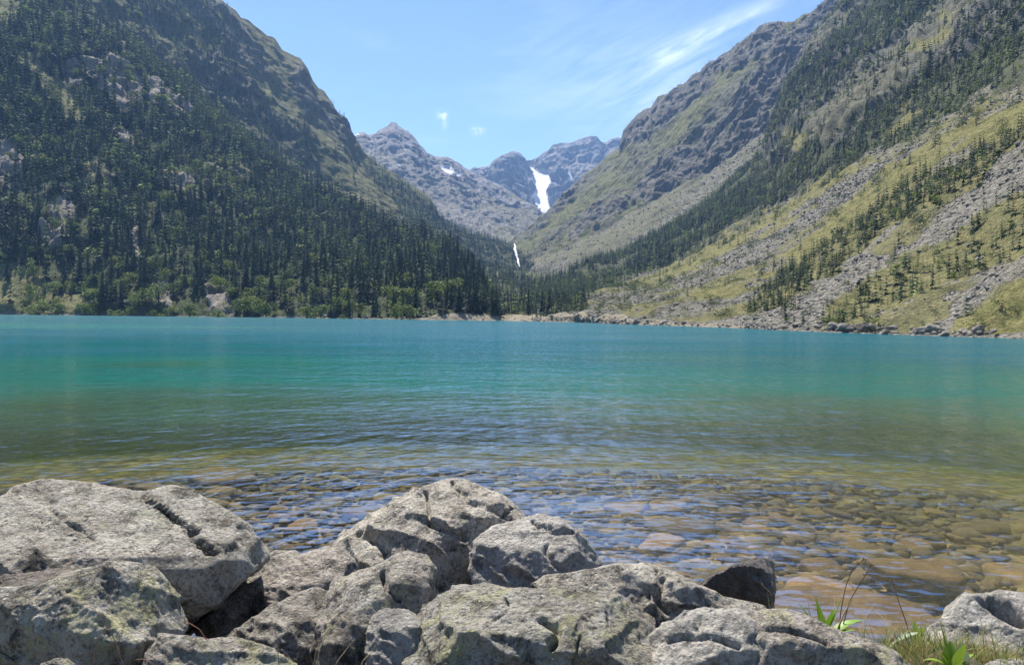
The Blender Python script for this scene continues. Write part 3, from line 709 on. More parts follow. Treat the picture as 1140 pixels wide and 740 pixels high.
ROCKS = [
 ('big pale boulder at far left with a long diagonal crack', [(-80, 560), (-20, 548), (0, 545), (12, 535), (42, 524), (70, 527), (100, 533), (135, 541), (165, 546), (190, 539), (215, 546), (240, 561), (262, 583), (280, 603), (293, 622), (287, 634), (262, 645), (235, 672), (190, 690), (120, 690), (-80, 690)], 5.3,
   [(14, 20, 150, 625, .42), (-14, 80, 80, 610, .50), (12, 80, 200, 645, .48)], [([(162, 550), (185, 572), (210, 592), (240, 612)], 2.3, .11), ([(45, 545), (70, 575), (100, 598)], 6, .02)], 'plain'),
 ('flat topped pale green boulder at lower left above the yellow lichen rock', [(-90, 668), (0, 658), (50, 650), (90, 636), (120, 630), (150, 629), (170, 632), (184, 645), (190, 658), (199, 678), (207, 697), (200, 706), (188, 722), (150, 745), (60, 780), (-90, 780)], 4.25,
   [(8, 22, 110, 676, .35), (-12, 88, 110, 690, .38), (-30, 60, 10, 700, .42), (60, 50, 196, 680, .1)], [([(-5, 712), (12, 722), (30, 712)], 9, .07)], 'lichen'),
 ('shaded rock wedged between the two big left boulders', [(-80, 640), (0, 642), (60, 634), (110, 636), (120, 650), (60, 690), (-80, 700)], 4.9, [(0, 25, 40, 655, .2)], [], 'dark'),  # shade between the big boulders is put into its darkened granite colour
 ('long wedge rock with dark underside beside the left boulders', [(397, 628), (385, 612), (372, 607), (350, 612), (325, 622), (300, 634), (285, 648), (262, 658), (238, 675), (214, 697), (225, 712), (260, 722), (300, 712), (345, 695), (385, 665), (398, 645)], 5.5,
   [(15, 25, 300, 662, .3), (20, 84, 310, 672, .32)], [], 'plain'),
 ('small rough stone behind the long wedge rock', [(262, 642), (285, 625), (308, 612), (328, 612), (342, 620), (340, 660), (290, 670), (266, 660)], 6.0, [(0, 25, 305, 635, .15)], [], 'plain'),
 ('tallest rugged grey boulder in the middle at the waterline', [(358, 607), (375, 594), (395, 583), (420, 568), (450, 551), (480, 540), (500, 534), (515, 536), (540, 545), (560, 556), (577, 572), (592, 595), (604, 640), (596, 680), (520, 700), (440, 690), (400, 665), (372, 640)], 7.3,
   [(-15, 48, 470, 570, .35), (-35, 76, 430, 610, .6), (30, 72, 560, 600, .6), (10, 84, 500, 640, .8)], [([(395, 592), (425, 600), (440, 625)], 6, .08), ([(470, 545), (480, 580), (520, 600)], 4, .05), ([(508, 540), (540, 565), (565, 575)], 3, .05)], 'plain'),
 ('rounded pinkish boulder leaning on the right of the tallest boulder', [(524, 625), (532, 602), (548, 586), (575, 580), (600, 574), (622, 577), (633, 588), (648, 597), (662, 614), (673, 634), (668, 660), (620, 680), (570, 680), (540, 668), (527, 645)], 6.4,
   [(-10, 32, 590, 610, .35), (-15, 78, 580, 640, .5), (45, 66, 650, 630, .3)], [([(590, 580), (598, 588), (620, 592), (636, 590)], 2.5, .04), ([(612, 605), (618, 625), (640, 640)], 3, .04)], 'pale'),
 ('upright jagged rock with a yellow lichen cap', [(346, 780), (352, 715), (360, 668), (374, 646), (395, 640), (420, 630), (438, 619), (455, 613), (474, 619), (480, 633), (485, 655), (482, 690), (460, 740), (455, 780)], 4.35,
   [(-35, 50, 395, 660, .2), (-30, 80, 390, 690, .35), (45, 76, 450, 660, .3)], [([(425, 635), (430, 655), (445, 668)], 4, .05)], 'lichen'),
 ('low dark rock between the wedge rock and the jagged rock', [(243, 710), (270, 695), (300, 678), (330, 662), (352, 655), (372, 662), (370, 720), (360, 780), (260, 780)], 4.6, [(-5, 40, 310, 690, .2), (-10, 75, 310, 710, .3)], [], 'plain'),
 ('small pale block between the jagged rock and the broad front boulder', [(408, 780), (407, 700), (412, 683), (430, 677), (455, 681), (475, 700), (475, 780)], 3.95, [(-10, 30, 430, 690, .1), (-15, 80, 430, 700, .15)], [], 'pale'),
 ('broad front boulder with sunlit flat top at bottom centre', [(455, 800), (453, 700), (458, 684), (475, 672), (495, 660), (515, 650), (540, 649), (570, 656), (600, 655), (640, 658), (680, 662), (705, 675), (724, 690), (737, 708), (740, 800)], 3.85,
   [(4, 24, 620, 706, .33), (-16, 76, 540, 700, .38), (14, 78, 680, 735, .36), (-45, 45, 470, 685, .1)], [([(600, 690), (622, 700), (615, 718)], 4, .04)], 'lichen'),
 ('long low rock behind the broad front boulder', [(596, 652), (608, 641), (650, 637), (690, 629), (720, 629), (745, 637), (775, 652), (800, 664), (830, 668), (854, 674), (864, 695), (820, 730), (720, 730), (640, 700)], 5.0,
   [(0, 35, 700, 650, .3), (-10, 72, 690, 665, .35), (0, 60, 800, 685, .25)], [([(738, 640), (735, 665), (745, 680)], 4, .05)], 'plain'),
 ('dark wet triangular stone standing in the water', [(779, 650), (800, 637), (825, 627), (845, 621), (858, 619), (866, 628), (865, 650), (859, 690), (790, 690)], 6.5, [(-10, 92, 830, 650, .16), (60, 70, 864, 650, .0)], [], 'wet'),
 ('pale boulder at the bottom right of the broad front boulder', [(712, 800), (718, 715), (742, 697), (765, 684), (785, 679), (815, 681), (842, 684), (866, 705), (866, 800)], 3.9, [(0, 34, 790, 705, .25), (-10, 76, 780, 728, .3)], [([(745, 715), (790, 708), (820, 720)], 3, .03)], 'pale'),
 ('sloping lichen spotted boulder beside the green plants', [(828, 800), (834, 702), (838, 687), (850, 680), (876, 678), (905, 688), (945, 706), (985, 721), (1018, 742), (1022, 800)], 3.95, [(12, 36, 900, 710, .25), (-5, 76, 890, 730, .32)], [([(838, 698), (870, 702), (920, 712)], 3, .04)], 'lichen'),
 ('white crusted rock with a dark hollow at the right edge', [(1006, 735), (1030, 708), (1048, 690), (1062, 675), (1076, 662), (1095, 662), (1112, 657), (1130, 660), (1160, 664), (1190, 700), (1190, 760), (1010, 760)], 4.9, [(-25, 50, 1060, 690, .2), (0, 66, 1090, 705, .3)], [([(1100, 672), (1120, 680), (1140, 690)], 9, .07)], 'pale'),
 ('yellow lichen rock at the bottom left', [(158, 790), (160, 722), (166, 710), (185, 705), (212, 708), (232, 713), (260, 712), (300, 722), (328, 740), (335, 790)], 3.75, [(0, 32, 240, 722, .15), (0, 75, 240, 740, .25)], [], 'lichen'),
 ('tiny pale stone tip at the bottom left edge', [(38, 780), (42, 742), (55, 735), (75, 734), (84, 742), (90, 780)], 3.6, [(0, 30, 62, 738, .08)], [], 'lichen'),
 ('small pale stone half hidden in the grass at bottom right', [(1088, 780), (1095, 740), (1110, 735), (1135, 736), (1160, 742), (1165, 780)], 4.2, [(0, 30, 1120, 740, .08)], [], 'pale'),
]
for i, (lb, ol, D, pl, gr, mt) in enumerate(ROCKS):
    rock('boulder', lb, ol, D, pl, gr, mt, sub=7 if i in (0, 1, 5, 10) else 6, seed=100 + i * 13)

# ------------------------------------------------------------------ submerged stones
m = NT('submerged_stone'); p = m.n('ShaderNodeTexCoord').outputs['Object']
n = m.noise(p, 3, 6, .7); rd = m.n('ShaderNodeObjectInfo').outputs['Random']
c = m.ramp(rd, [(0, (.09, .054, .023)), (.4, (.17, .098, .036)), (.7, (.24, .14, .052)), (1, (.12, .08, .035))])
c = m.mix(1.0, c, m.ramp(n, [(.3, .45), (.7, 1.3)]), 'MULTIPLY')
M['sub'] = m.surf(m.bsdf(c, .8, m.bump(n, .7, .03), .2))
protos = []
dirv, Fc = ico(4)
for v in range(12):
    q = dirv * np.array([1, rng.uniform(.5, .8), rng.uniform(.18, .34)])
    inv = [np.abs(dirv[:, 2]) / rng.uniform(.18, .28)]
    for _ in range(7):
        a = rng.uniform(0, 2 * np.pi); t = rng.uniform(-.3, .35)
        nn = np.array([np.cos(a) * np.cos(t), np.sin(a) * np.cos(t), np.sin(t)]); inv.append(np.maximum(dirv @ nn, 0) / rng.uniform(.42, .95))
    inv.append(np.ones(len(dirv)))
    rs = 1 / (np.array(inv) ** 22).sum(0) ** (1 / 22)
    q = dirv * rs[:, None]; q = q * (1 + .08 * fbm(q * 2.5 + v * 9, 4, v))[:, None]
    me = mesh_np('submerged_stone', q, Fc); me.materials.append(M['sub']); protos.append(me)
SUBN = 290; placed = []
cand = 0
while len(placed) < SUBN and cand < 9000:
    cand += 1
    rr = 6.9 + 12.5 * rng.random() ** 1.3; xx = rng.uniform(-60, 1200)
    if rr < 10 and xx < 740 and rng.random() < .8: continue
    P0 = pt(xx, 350, rr); s = rng.lognormal(-1.75, .55) * (1 + .03 * rr)
    if any((P0[0] - a) ** 2 + (P0[1] - b_) ** 2 < ((s + t) * .62) ** 2 for a, b_, t in placed): continue
    placed.append((P0[0], P0[1], s))
    o = obj('submerged_stone', protos[rng.integers(12)], None)
    gz = float(ground_r(rr))
    o.location = (P0[0], P0[1], min(gz + .05 * s, -.05 - .26 * s)); o.rotation_euler = (rng.normal(0, .12), rng.normal(0, .12), rng.uniform(0, 6.3)); o.scale = (s, s, s * 1.0)
    tag(o, 'tan brown stone lying under the clear shallow water', 'stone', 'stones on the lake bed')
VV, TT, off = [], [], 0
gd, gf = ico(2)
for i in range(5200):
    rr = 6.7 + 14 * rng.random() ** 1.2; P0 = pt(rng.uniform(-80, 1220), 350, rr); s = rng.lognormal(-2.75, .45) * (1 + .035 * rr)
    V = gd * np.array([1, rng.uniform(.5, .9), rng.uniform(.3, .55)]) * (1 + .45 * fbm(gd * 1.7 + i, 3, 5))[:, None]
    a = rng.uniform(0, 6.3); V = V @ np.array([[math.cos(a), math.sin(a), 0], [-math.sin(a), math.cos(a), 0], [0, 0, 1]])
    VV.append(V * s + (P0[0], P0[1], min(float(ground_r(rr)) + .04, -.06))); TT.append(gf + off); off += len(V)
me = mesh_np('gravel', np.concatenate(VV), np.concatenate(TT)); vcol(me, 'tint', np.repeat(rng.random(5200), len(gd)))
m = NT('lake_gravel'); cg = m.ramp(m.attr('tint', 'Fac'), [(0, (.055, .037, .018)), (.45, (.10, .066, .03)), (.85, (.15, .10, .043)), (1, (.22, .155, .075))])
tag(obj('gravel', me, m.surf(m.bsdf(cg, .85, None, .2))), 'small brown stones strewn over the bed of the shallow water', 'gravel', None, 'stuff')
for lb, xx, yy, s, rz in (('large pale tan slab under water above the right edge rock', 1012, 628, .62, .4), ('broad reddish brown slab under water behind the green plants', 950, 690, .95, -.2), ('long brown slab under water left of the seed stalks', 905, 655, .6, .5)):
    P0 = ptz(xx, yy, -.2); o = obj('submerged_slab', protos[rng.integers(12)], None); o.location = (P0[0], P0[1], -.32); o.rotation_euler = (.06, -.04, rz); o.scale = (s, s, s * .7)
    tag(o, lb, 'stone', 'slabs on the lake bed')

# ------------------------------------------------------------------ trees
def pine_mesh(layers, spikes, seed, h=1.0, wid=.16):
    g = np.random.default_rng(seed); V, T = [], []
    lean = g.normal(0, .012, 2)
    for L in range(layers):
        t = L / (layers - 1) if layers > 1 else 0
        z0 = .07 + .90 * t
        R0 = wid * (1 - t) ** .8 * g.uniform(.75, 1.2) + .014
        n = max(4, int(round(spikes * (1 - .45 * t))))
        a0 = g.uniform(0, 6.3)
        for s in range(n):
            if g.random() < .08: continue
            a = a0 + s * 2 * math.pi / n + g.normal(0, .15); rr = R0 * g.uniform(.55, 1.25)
            wa = 1.15 * math.pi / n
            zt = z0 - .30 * rr - .01 * g.random(); ztop = z0 + .10 * (1 - .5 * t) * g.uniform(.6, 1.1)
            i = len(V)
            c = np.array([lean[0] * z0, lean[1] * z0, 0])
            V += [c + (0, 0, ztop), c + (math.cos(a - wa) * rr * .45, math.sin(a - wa) * rr * .45, z0 + .1 * rr - .012),
                  c + (math.cos(a) * rr, math.sin(a) * rr, zt), c + (math.cos(a + wa) * rr * .45, math.sin(a + wa) * rr * .45, z0 + .1 * rr - .012)]
            T += [(i, i + 1, i + 2), (i, i + 2, i + 3)]
    return np.array(V) * h, np.array(T)

def cone_mesh(r0, r1, h, n=6, bend=0):
    V, Q = [], []
    for k, (r_, z_) in enumerate(((r0, 0), ((r0 + r1) / 2, h / 2), (r1, h))):
        for j in range(n): V.append((r_ * math.cos(j * 2 * math.pi / n) + bend * (k == 1), r_ * math.sin(j * 2 * math.pi / n), z_))
    for k in range(2):
        for j in range(n): Q.append((k * n + j, k * n + (j + 1) % n, (k + 1) * n + (j + 1) % n, (k + 1) * n + j))
    return np.array(V), np.array(Q)

def broad_mesh(seed, nl=520, ls=1.0):
    g = np.random.default_rng(seed); V, T = [], []
    blobs = [(g.normal(0, .16), g.normal(0, .16), g.uniform(.35, .85), g.uniform(.14, .24)) for _ in range(9)]
    for _ in range(nl):
        bx, by, bz, br = blobs[g.integers(9)]
        d = g.normal(0, 1, 3); d /= np.linalg.norm(d); q = np.array([bx, by, bz]) + d * br * g.uniform(.55, 1.1) * np.array([1, 1, .9])
        u = g.normal(0, 1, 3); u /= np.linalg.norm(u); w = np.cross(u, d + g.normal(0, .5, 3)); w /= np.linalg.norm(w) + 1e-6
        s = ls * g.uniform(.022, .05); i = len(V)
        V += [q - u * s, q + w * s * .7, q + u * s, q - w * s * .7]; T.append((i, i + 1, i + 2, i + 3))
    return np.array(V), np.array(T)

def tri_sample(L, weight, n, seed):
    g = np.random.default_rng(seed)
    V, Q = L['V'], L['Q']
    w = L[weight][Q].mean(1)
    a, b_, c, d_ = (V[Q[:, k]] for k in range(4))
    ar = .5 * np.linalg.norm(np.cross(c - a, d_ - b_), axis=1)
    w = np.maximum(w, 0) * ar
    X, Y = project((a + c) / 2)
    w = w * ((X > -30) & (X < 1170) & (Y > -30) & (Y < 420)) * (np.hypot(a[:, 0], a[:, 1]) > 20)
    f = g.choice(len(Q), n, p=w / w.sum())
    s, t = g.random(n)[:, None], g.random(n)[:, None]
    return (a[f] * (1 - s) + b_[f] * s) * (1 - t) + (d_[f] * (1 - s) + c[f] * s) * t

def visible(P, h, tol=1.04):
    top = P + np.array([0, 0, 1.0]) * (h * .6)[:, None]
    X, Y = project(top); r_ = np.hypot(P[:, 0], P[:, 1])
    ok = (X > -8) & (X < 1148) & (Y > -20) & (Y < 400)
    xi = np.clip(X.astype(int), 0, 1139); yi = np.clip(Y.astype(int), 0, 759)
    return ok & (r_ < zbuf[yi, xi] * tol + 3)

pines = []      # x y z h key
for key, n, h0, h1 in (('E', 15000, 8, 17), ('D', 11000, 5, 12), ('F', 5200, 5, 10.5), ('B', 22000, 4.2, 9), ('C', 1500, 5, 9), ('G', 500, 6, 10)):
    P = tri_sample(LAY[key], 'tree', n, 200 + ord(key))
    h = rng.uniform(h0, h1, n) * rng.uniform(.75, 1.1, n)
    if key == 'B': h = h * np.interp(np.hypot(P[:, 0], P[:, 1]), [110, 350, 600], [.40, .72, 1.1])
    if key == 'E': h = h * np.interp(np.hypot(P[:, 0], P[:, 1]), [280, 420, 700], [.55, .85, 1.1])
    k = visible(P, h); P, h = P[k], h[k]
    pines.append(np.c_[P, h, np.full(len(P), ord(key))])
    print('pines', key, len(P))
pines = np.concatenate(pines)
rr = np.hypot(pines[:, 0], pines[:, 1]); X, Y = project(pines[:, :3])
sz = pines[:, 3] / rr
inside = (X > 8) & (X < 1132) & (Y > 20) & (Y < 380) & (zbuf[np.clip((Y - 2).astype(int), 0, 759), np.clip(X.astype(int), 0, 1139)] * 1.02 + 2 > rr)
order = np.argsort(-sz * inside)
solo = order[:300]; rest = np.setdiff1d(np.arange(len(pines)), solo)

pine_protos = []
for v in range(8):
    V, T = pine_mesh(15, 13, 300 + v, 1, rng.uniform(.13, .2))
    mc = mesh_np('crown', V, T, False); mc.materials.append(M['pine'])
    V, Q = cone_mesh(.022, .004, .95); mt = mesh_np('trunk', V, Q); mt.materials.append(M['bark'])
    pine_protos.append((mc, mt))
def tree(name, kind, loc, h, label, cat, group, w=1.0):
    root = empty(name, loc, rng.uniform(0, 6.3), (h * w, h * w, h))
    tag(root, label, cat, group)
    a = obj('crown', kind[0], None, root); b_ = obj('trunk', kind[1], None, root)
    return root
for i in solo:
    x_, y_, z_, h, kk = pines[i]; px_i, py_i = X[i], Y[i]
    kk = chr(int(kk))
    if kk == 'E': lb, gp = 'dark green conifer in the dense forest at the left lakeshore', 'conifers along the left lakeshore'
    elif kk == 'F': lb, gp = 'dark conifer at the wooded head of the lake behind the sandy strip', 'conifers at the head of the lake'
    else: lb, gp = 'small dark conifer standing on the sunlit scree and meadow slope', 'conifers scattered over the right hillside'
    fat = rng.uniform(1.2, 1.9) if kk == 'B' else rng.uniform(.95, 1.45)
    tree('pine_tree', pine_protos[rng.integers(8)], (x_, y_, z_ - .3), h + .3, lb, 'pine tree', gp, fat)

# the rest of the forest as one mass
lo = [pine_mesh(7, 7, 400 + v, 1, rng.uniform(.12, .22)) for v in range(8)]
for v in range(2):      # rounder leafy crowns mixed in
    Vb, Qb = broad_mesh(450 + v, 60, 2.4); lo.append((Vb * .62, np.concatenate([Qb[:, :3], Qb[:, [0, 2, 3]]])))
VV, TT, TI, off = [], [], [], 0
var = np.where(rng.random(len(rest)) < .06, 8 + rng.integers(2, size=len(rest)), rng.integers(8, size=len(rest)))
for v in range(10):
    ids = rest[var == v]; Vp, Tp = lo[v]; n = len(ids)
    if not n: continue
    a = rng.uniform(0, 6.3, n); h = pines[ids, 3]; wd = h * rng.uniform(.9, 1.5, n)
    ca, sa = np.cos(a) * wd, np.sin(a) * wd
    W = np.empty((n, len(Vp), 3))
    W[..., 0] = ca[:, None] * Vp[:, 0] - sa[:, None] * Vp[:, 1] + pines[ids, 0][:, None]
    W[..., 1] = sa[:, None] * Vp[:, 0] + ca[:, None] * Vp[:, 1] + pines[ids, 1][:, None]
    W[..., 2] = h[:, None] * Vp[:, 2] + pines[ids, 2][:, None] - .3
    VV.append(W.reshape(-1, 3)); TT.append((Tp[None] + (np.arange(n) * len(Vp))[:, None, None] + off).reshape(-1, 3)); off += n * len(Vp)
    t = np.clip(.36 + .5 * fbm(pines[ids, :3] * .02, 3, 3) + rng.normal(0, .2, n), 0, .75); t = np.where(rng.random(n) < (.06 if v < 8 else .8), 1.0, t)
    TI.append(np.repeat(t, len(Vp)))
me = mesh_np('conifer_forest', np.concatenate(VV), np.concatenate(TT), False)
vcol(me, 'tint', np.concatenate(TI))
tag(obj('conifer_forest', me, M['pine_far']), 'dense dark forest of conifers and scattered leafy crowns covering the mountain slopes', 'forest', None, 'stuff')

# broadleaf trees
bp = []
for v in range(7):
    V, Q = broad_mesh(500 + v); mc = mesh_np('crown', V, Q, False); mc.materials.append(M['leaf'])
    V, Q = cone_mesh(.03, .012, .6, 6, .02); mt = mesh_np('trunk', V, Q); mt.materials.append(M['bark']); bp.append((mc, mt))
P = tri_sample(LAY['E'], 'broad', 1300, 71)
h = rng.uniform(4.5, 10, len(P)); k = visible(P, h); P, h = P[k], h[k]
X_, Y_ = project(P); k = (X_ > 4) & (X_ < 1130); P, h, X_, Y_ = P[k], h[k], X_[k], Y_[k]
cnt = 0
for i in range(len(P)):
    if cnt >= 280: break
    cnt += 1
    if Y_[i] > 312: lb, gp = 'light green leafy tree low on the left shore', 'leafy trees on the left shore'
    else: lb, gp = 'light green leafy tree among dark conifers higher on the left slope', 'leafy trees higher in the forest'
    tree('leafy_tree', bp[rng.integers(7)], P[i] - (0, 0, .4), h[i], lb, 'tree', gp, rng.uniform(.9, 1.4))

# shrubs on the right hillside
P = tri_sample(LAY['B'], 'shrub', 6000, 72)
rr = np.hypot(P[:, 0], P[:, 1]); h = rng.lognormal(.05, .45, len(P)) * np.interp(rr, [110, 300, 600], [.8, 1.3, 2])
k = visible(P, h); P, h, rr = P[k], h[k], rr[k]
X_, Y_ = project(P); ins = (X_ > 6) & (X_ < 1134) & (Y_ < 385)
order = np.argsort(-(h / rr) * ins)
sp = []
for v in range(6):
    V, Q = broad_mesh(600 + v, 170); V = V * np.array([1.5, 1.5, .95]); V[:, 2] -= .12; mc = mesh_np('shrub', V, Q, False); mc.materials.append(M['shrub']); sp.append((V, Q, mc))
for i in order[:270]:
    o = obj('shrub', sp[rng.integers(6)][2], None, None, P[i]); o.rotation_euler = (0, 0, rng.uniform(0, 6.3)); o.scale = (h[i],) * 3
    tag(o, 'low green shrub on the grassy scree slope of the right shore', 'shrub', 'shrubs on the right hillside')
VV, TT, off = [], [], 0
for i in order[270:]:
    V, Q, _ = sp[rng.integers(6)]; V, Q = V[:240], Q[:60]
    VV.append(V * h[i] * 1.15 + P[i]); TT.append(Q + off); off += len(V)
me = mesh_np('undergrowth', np.concatenate(VV), np.concatenate(TT), False)
tag(obj('undergrowth', me, M['shrub']), 'distant low bushes dotting the right hillside', 'undergrowth', None, 'stuff')

# ------------------------------------------------------------------ scree and shoreline boulders
def stone_mesh(seed, n=2):
    g = np.random.default_rng(seed); d, Fq = ico(n)
    inv = []
    for _ in range(9):
        nn = g.normal(0, 1, 3); nn /= np.linalg.norm(nn); inv.append(np.maximum(d @ nn, 0) / g.uniform(.6, 1.0))
    rr_ = 1 / ((np.array(inv) ** 12).sum(0) + .5 ** 12) ** (1 / 12)
    return d * np.minimum(rr_, 1.3)[:, None] * np.array([1, g.uniform(.6, .9), g.uniform(.5, .75)]), Fq
low = [stone_mesh(700 + v, 1) for v in range(10)]
PS = np.concatenate([tri_sample(LAY['B'], 'scree', 17000, 73), tri_sample(LAY['C'], 'scree', 3000, 74)])
s = np.minimum(rng.lognormal(-.75, .5, len(PS)), 1.3) * np.interp(np.hypot(PS[:, 0], PS[:, 1]), [100, 300, 1000], [.55, .85, 1.7])
k = visible(PS, s * 0 + .5, 1.02); PS, s = PS[k], s[k]
VV, TT, off = [], [], 0; var = rng.integers(10, size=len(PS))
for v in range(10):
    ids = np.where(var == v)[0]; Vp, Tp = low[v]; n = len(ids); a = rng.uniform(0, 6.3, n)
    W = np.empty((n, len(Vp), 3)); ca, sa = np.cos(a) * s[ids], np.sin(a) * s[ids]
    W[..., 0] = ca[:, None] * Vp[:, 0] - sa[:, None] * Vp[:, 1] + PS[ids, 0][:, None]
    W[..., 1] = sa[:, None] * Vp[:, 0] + ca[:, None] * Vp[:, 1] + PS[ids, 1][:, None]
    W[..., 2] = s[ids][:, None] * Vp[:, 2] + PS[ids, 2][:, None]
    VV.append(W.reshape(-1, 3)); TT.append((Tp[None] + (np.arange(n) * len(Vp))[:, None, None] + off).reshape(-1, 3)); off += n * len(Vp)
me = mesh_np('rubble', np.concatenate(VV), np.concatenate(TT), False)
tag(obj('rubble', me, M['boulder']), 'grey scree stones strewn over the right mountain slopes', 'rubble', None, 'stuff')

sb = []
for v in range(8):
    V, Fq = stone_mesh(750 + v, 3); V = V * (1 + .07 * fbm(V * 3 + v, 3, v))[:, None]; me = mesh_np('shore_boulder', V, Fq, False); me.materials.append(M['boulder']); sb.append(me)
for i in range(120):
    x = rng.uniform(560, 1136) if i > 25 else rng.uniform(20, 540)
    x = 560 + (x - 560) * 1.0
    P0 = ptz(x, I(x, SH), 0.0); r0 = np.hypot(P0[0], P0[1]); k = (r0 + rng.uniform(-.6, 3.5)) / r0; P0 = P0 * k
    s_ = rng.lognormal(-.75, .45) * (1.0 if x > 560 else 1.5)
    o = obj('shore_boulder', sb[rng.integers(8)], None, None, (P0[0], P0[1], .12 + .1 * s_ + max(0, (k - 1) * r0) * .25)); o.rotation_euler = (rng.normal(0, .2), rng.normal(0, .2), rng.uniform(0, 6.3)); o.scale = (s_, s_, s_)
    if x > 560: tag(o, 'grey boulder at the waterline of the right shore', 'boulder', 'boulders along the right waterline')
    else: tag(o, 'grey boulder at the foot of the forest on the left waterline', 'boulder', 'boulders along the left waterline')
for lb, x, y, r0, s_, mt in (('large pale rounded boulder on the far right shore beside a dark one', 946, 363, None, 1.35, 'boulder'), ('large dark boulder on the waterline left of a pale one', 963, 366, None, 1.2, 'boulder_dark')):
    P0 = ptz(x, I(x, SH), 0.0); P0 = P0 * 1.012
    me = sb[3 if mt == 'boulder' else 5].copy(); me.materials.clear(); me.materials.append(M[mt])
    o = obj('shore_boulder', me, None, None, (P0[0], P0[1], .7)); o.scale = (s_ * 1.3, s_, s_); tag(o, lb, 'boulder', 'boulders along the right waterline')

# ------------------------------------------------------------------ waterfalls
m = NT('white_water'); M['white'] = m.surf(m.bsdf(m.mix(m.noise(m.mapping(m.pos(), (1, 1, .3)), .3, 4, .6), (.28, .30, .31), (.66, .68, .69)), .6, None, .3))
def cascade(line, r0, r1, label):
    V, Q = [], []
    n = len(line)
    rs = np.array([float(np.median(zbuf[int(y) - 1:int(y) + 2, int(x) - 2:int(x) + 3])) for x, y, w in line])
    kk_ = np.arange(n); fit = np.polyval(np.polyfit(kk_, np.minimum(rs, rs.min() * 1.25), 1), kk_); fit = fit - max(0, (fit - rs).max()) - 3
    for i, (x, y, w) in enumerate(line):
        r_ = fit[i]
        for dx, dr in ((-w, 4), (0, -4), (w, 4)): V.append(pt(x + dx, y, r_ + dr))
    for i in range(n - 1):
        for j in (0, 1): a = i * 3 + j; Q.append((a, a + 1, a + 4, a + 3))
    V = np.array(V); back = V + dirs(575, 300) * 6
    Q = np.array(Q); n3 = len(V)
    o = obj('waterfall', mesh_np('waterfall', np.concatenate([V, back]), np.concatenate([Q, Q[:, ::-1] + n3])), M['white'])
    return tag(o, label, 'waterfall')
cascade([(572.3, 271, .5), (573.6, 274, .9), (573.0, 277, 1.5), (574.4, 281, 1.1), (575.0, 284, 1.6), (576.6, 288, 1.0), (577.0, 292, 1.1), (578.6, 297, .5)], 1080, 1010, 'white waterfall tumbling down a cleft at the head of the valley')
cascade([(549, 329, .5), (550, 331, 1.0), (549.5, 333, .7), (551, 335, .8), (551.5, 337, .5)], 405, 395, 'small white cascade among conifers low behind the lake head')

# ------------------------------------------------------------------ plants
def blade_mesh(blades, fold=.25):
    """blades: (base, tip, width, sag) -> curved tapered leaves with a fold"""
    V, Q = [], []
    for base, tip, w, sag in blades:
        base = np.array(base, float); tip = np.array(tip, float); ax = tip - base; L = np.linalg.norm(ax)
        side = np.cross(ax, [0, 0, 1.0]); side = side / (np.linalg.norm(side) + 1e-6) if np.linalg.norm(side) > .05 * L else np.array([1.0, 0, 0])
        side = side + np.array([.2, .1, 0]); side /= np.linalg.norm(side); nrm = np.cross(side, ax / L)
        i0 = len(V); n = 9
        for k in range(n):
            t = k / (n - 1); c = base + ax * t + np.array([0, 0, 1.0]) * sag * 4 * t * (1 - t) * L
            ww = w * (math.sin(math.pi * min(1, .12 + t * .88)) ** .7) * (1 - t ** 3 * .6)
            V += [c - side * ww + nrm * fold * ww, c, c + side * ww + nrm * fold * ww]
        for k in range(n - 1):
            for j in (0, 1): a = i0 + k * 3 + j; Q.append((a, a + 1, a + 4, a + 3))
    return np.array(V), np.array(Q)
def tube(pts, r0, r1, n=5):
    pts = np.array(pts, float); V, Q = [], []
    for k, p_ in enumerate(pts):
        d = pts[min(k + 1, len(pts) - 1)] - pts[max(k - 1, 0)]; d /= np.linalg.norm(d)
        a = np.cross(d, [.3, 1, .1]); a /= np.linalg.norm(a); b2 = np.cross(d, a); r_ = r0 + (r1 - r0) * k / (len(pts) - 1)
        for j in range(n): V.append(p_ + r_ * (math.cos(j * 2 * math.pi / n) * a + math.sin(j * 2 * math.pi / n) * b2))
    for k in range(len(pts) - 1):
        for j in range(n): Q.append((k * n + j, k * n + (j + 1) % n, (k + 1) * n + (j + 1) % n, (k + 1) * n + j))
    return np.array(V), np.array(Q)
def join(parts):
    V, Q, off = [], [], 0
    for v, q in parts: V.append(v); Q.append(q + off); off += len(v)
    return np.concatenate(V), np.concatenate(Q)

M['green'] = mat_foliage('green_leaf', [(.14, .26, .02), (.20, .33, .03), (.26, .36, .05)], rough=.45)
M['greyleaf'] = mat_foliage('grey_leaf', [(.28, .34, .22), (.36, .42, .30)], rough=.6)
M['straw'] = mat_simple('dry_straw', (.26, .19, .10), (.46, .37, .22), 30)
M['stem'] = mat_simple('brown_stem', (.06, .035, .025), (.16, .09, .06), 30)
M['redstem'] = mat_simple('reddish_stem', (.22, .10, .06), (.38, .22, .14), 30)
m = NT('turf'); rr_ = m.attr('tint', 'Fac')
cg = m.ramp(rr_, [(0, (.09, .14, .025)), (.4, (.18, .22, .045)), (.7, (.36, .31, .12)), (1, (.42, .27, .15))])
M['turf'] = m.surf(m.n('ShaderNodeMixShader', {0: .3, 1: m.bsdf(cg, .6, None, .3), 2: m.n('ShaderNodeBsdfTranslucent', {'Color': cg}).outputs[0]}).outputs[0])

def gpt(x, r_):       # a point on the bank under pixel column x
    P0 = pt(x, 500, r_); P0[2] = float(ground(P0[0], P0[1])); return P0
def px3(x, y, r_): return pt(x, y, r_)

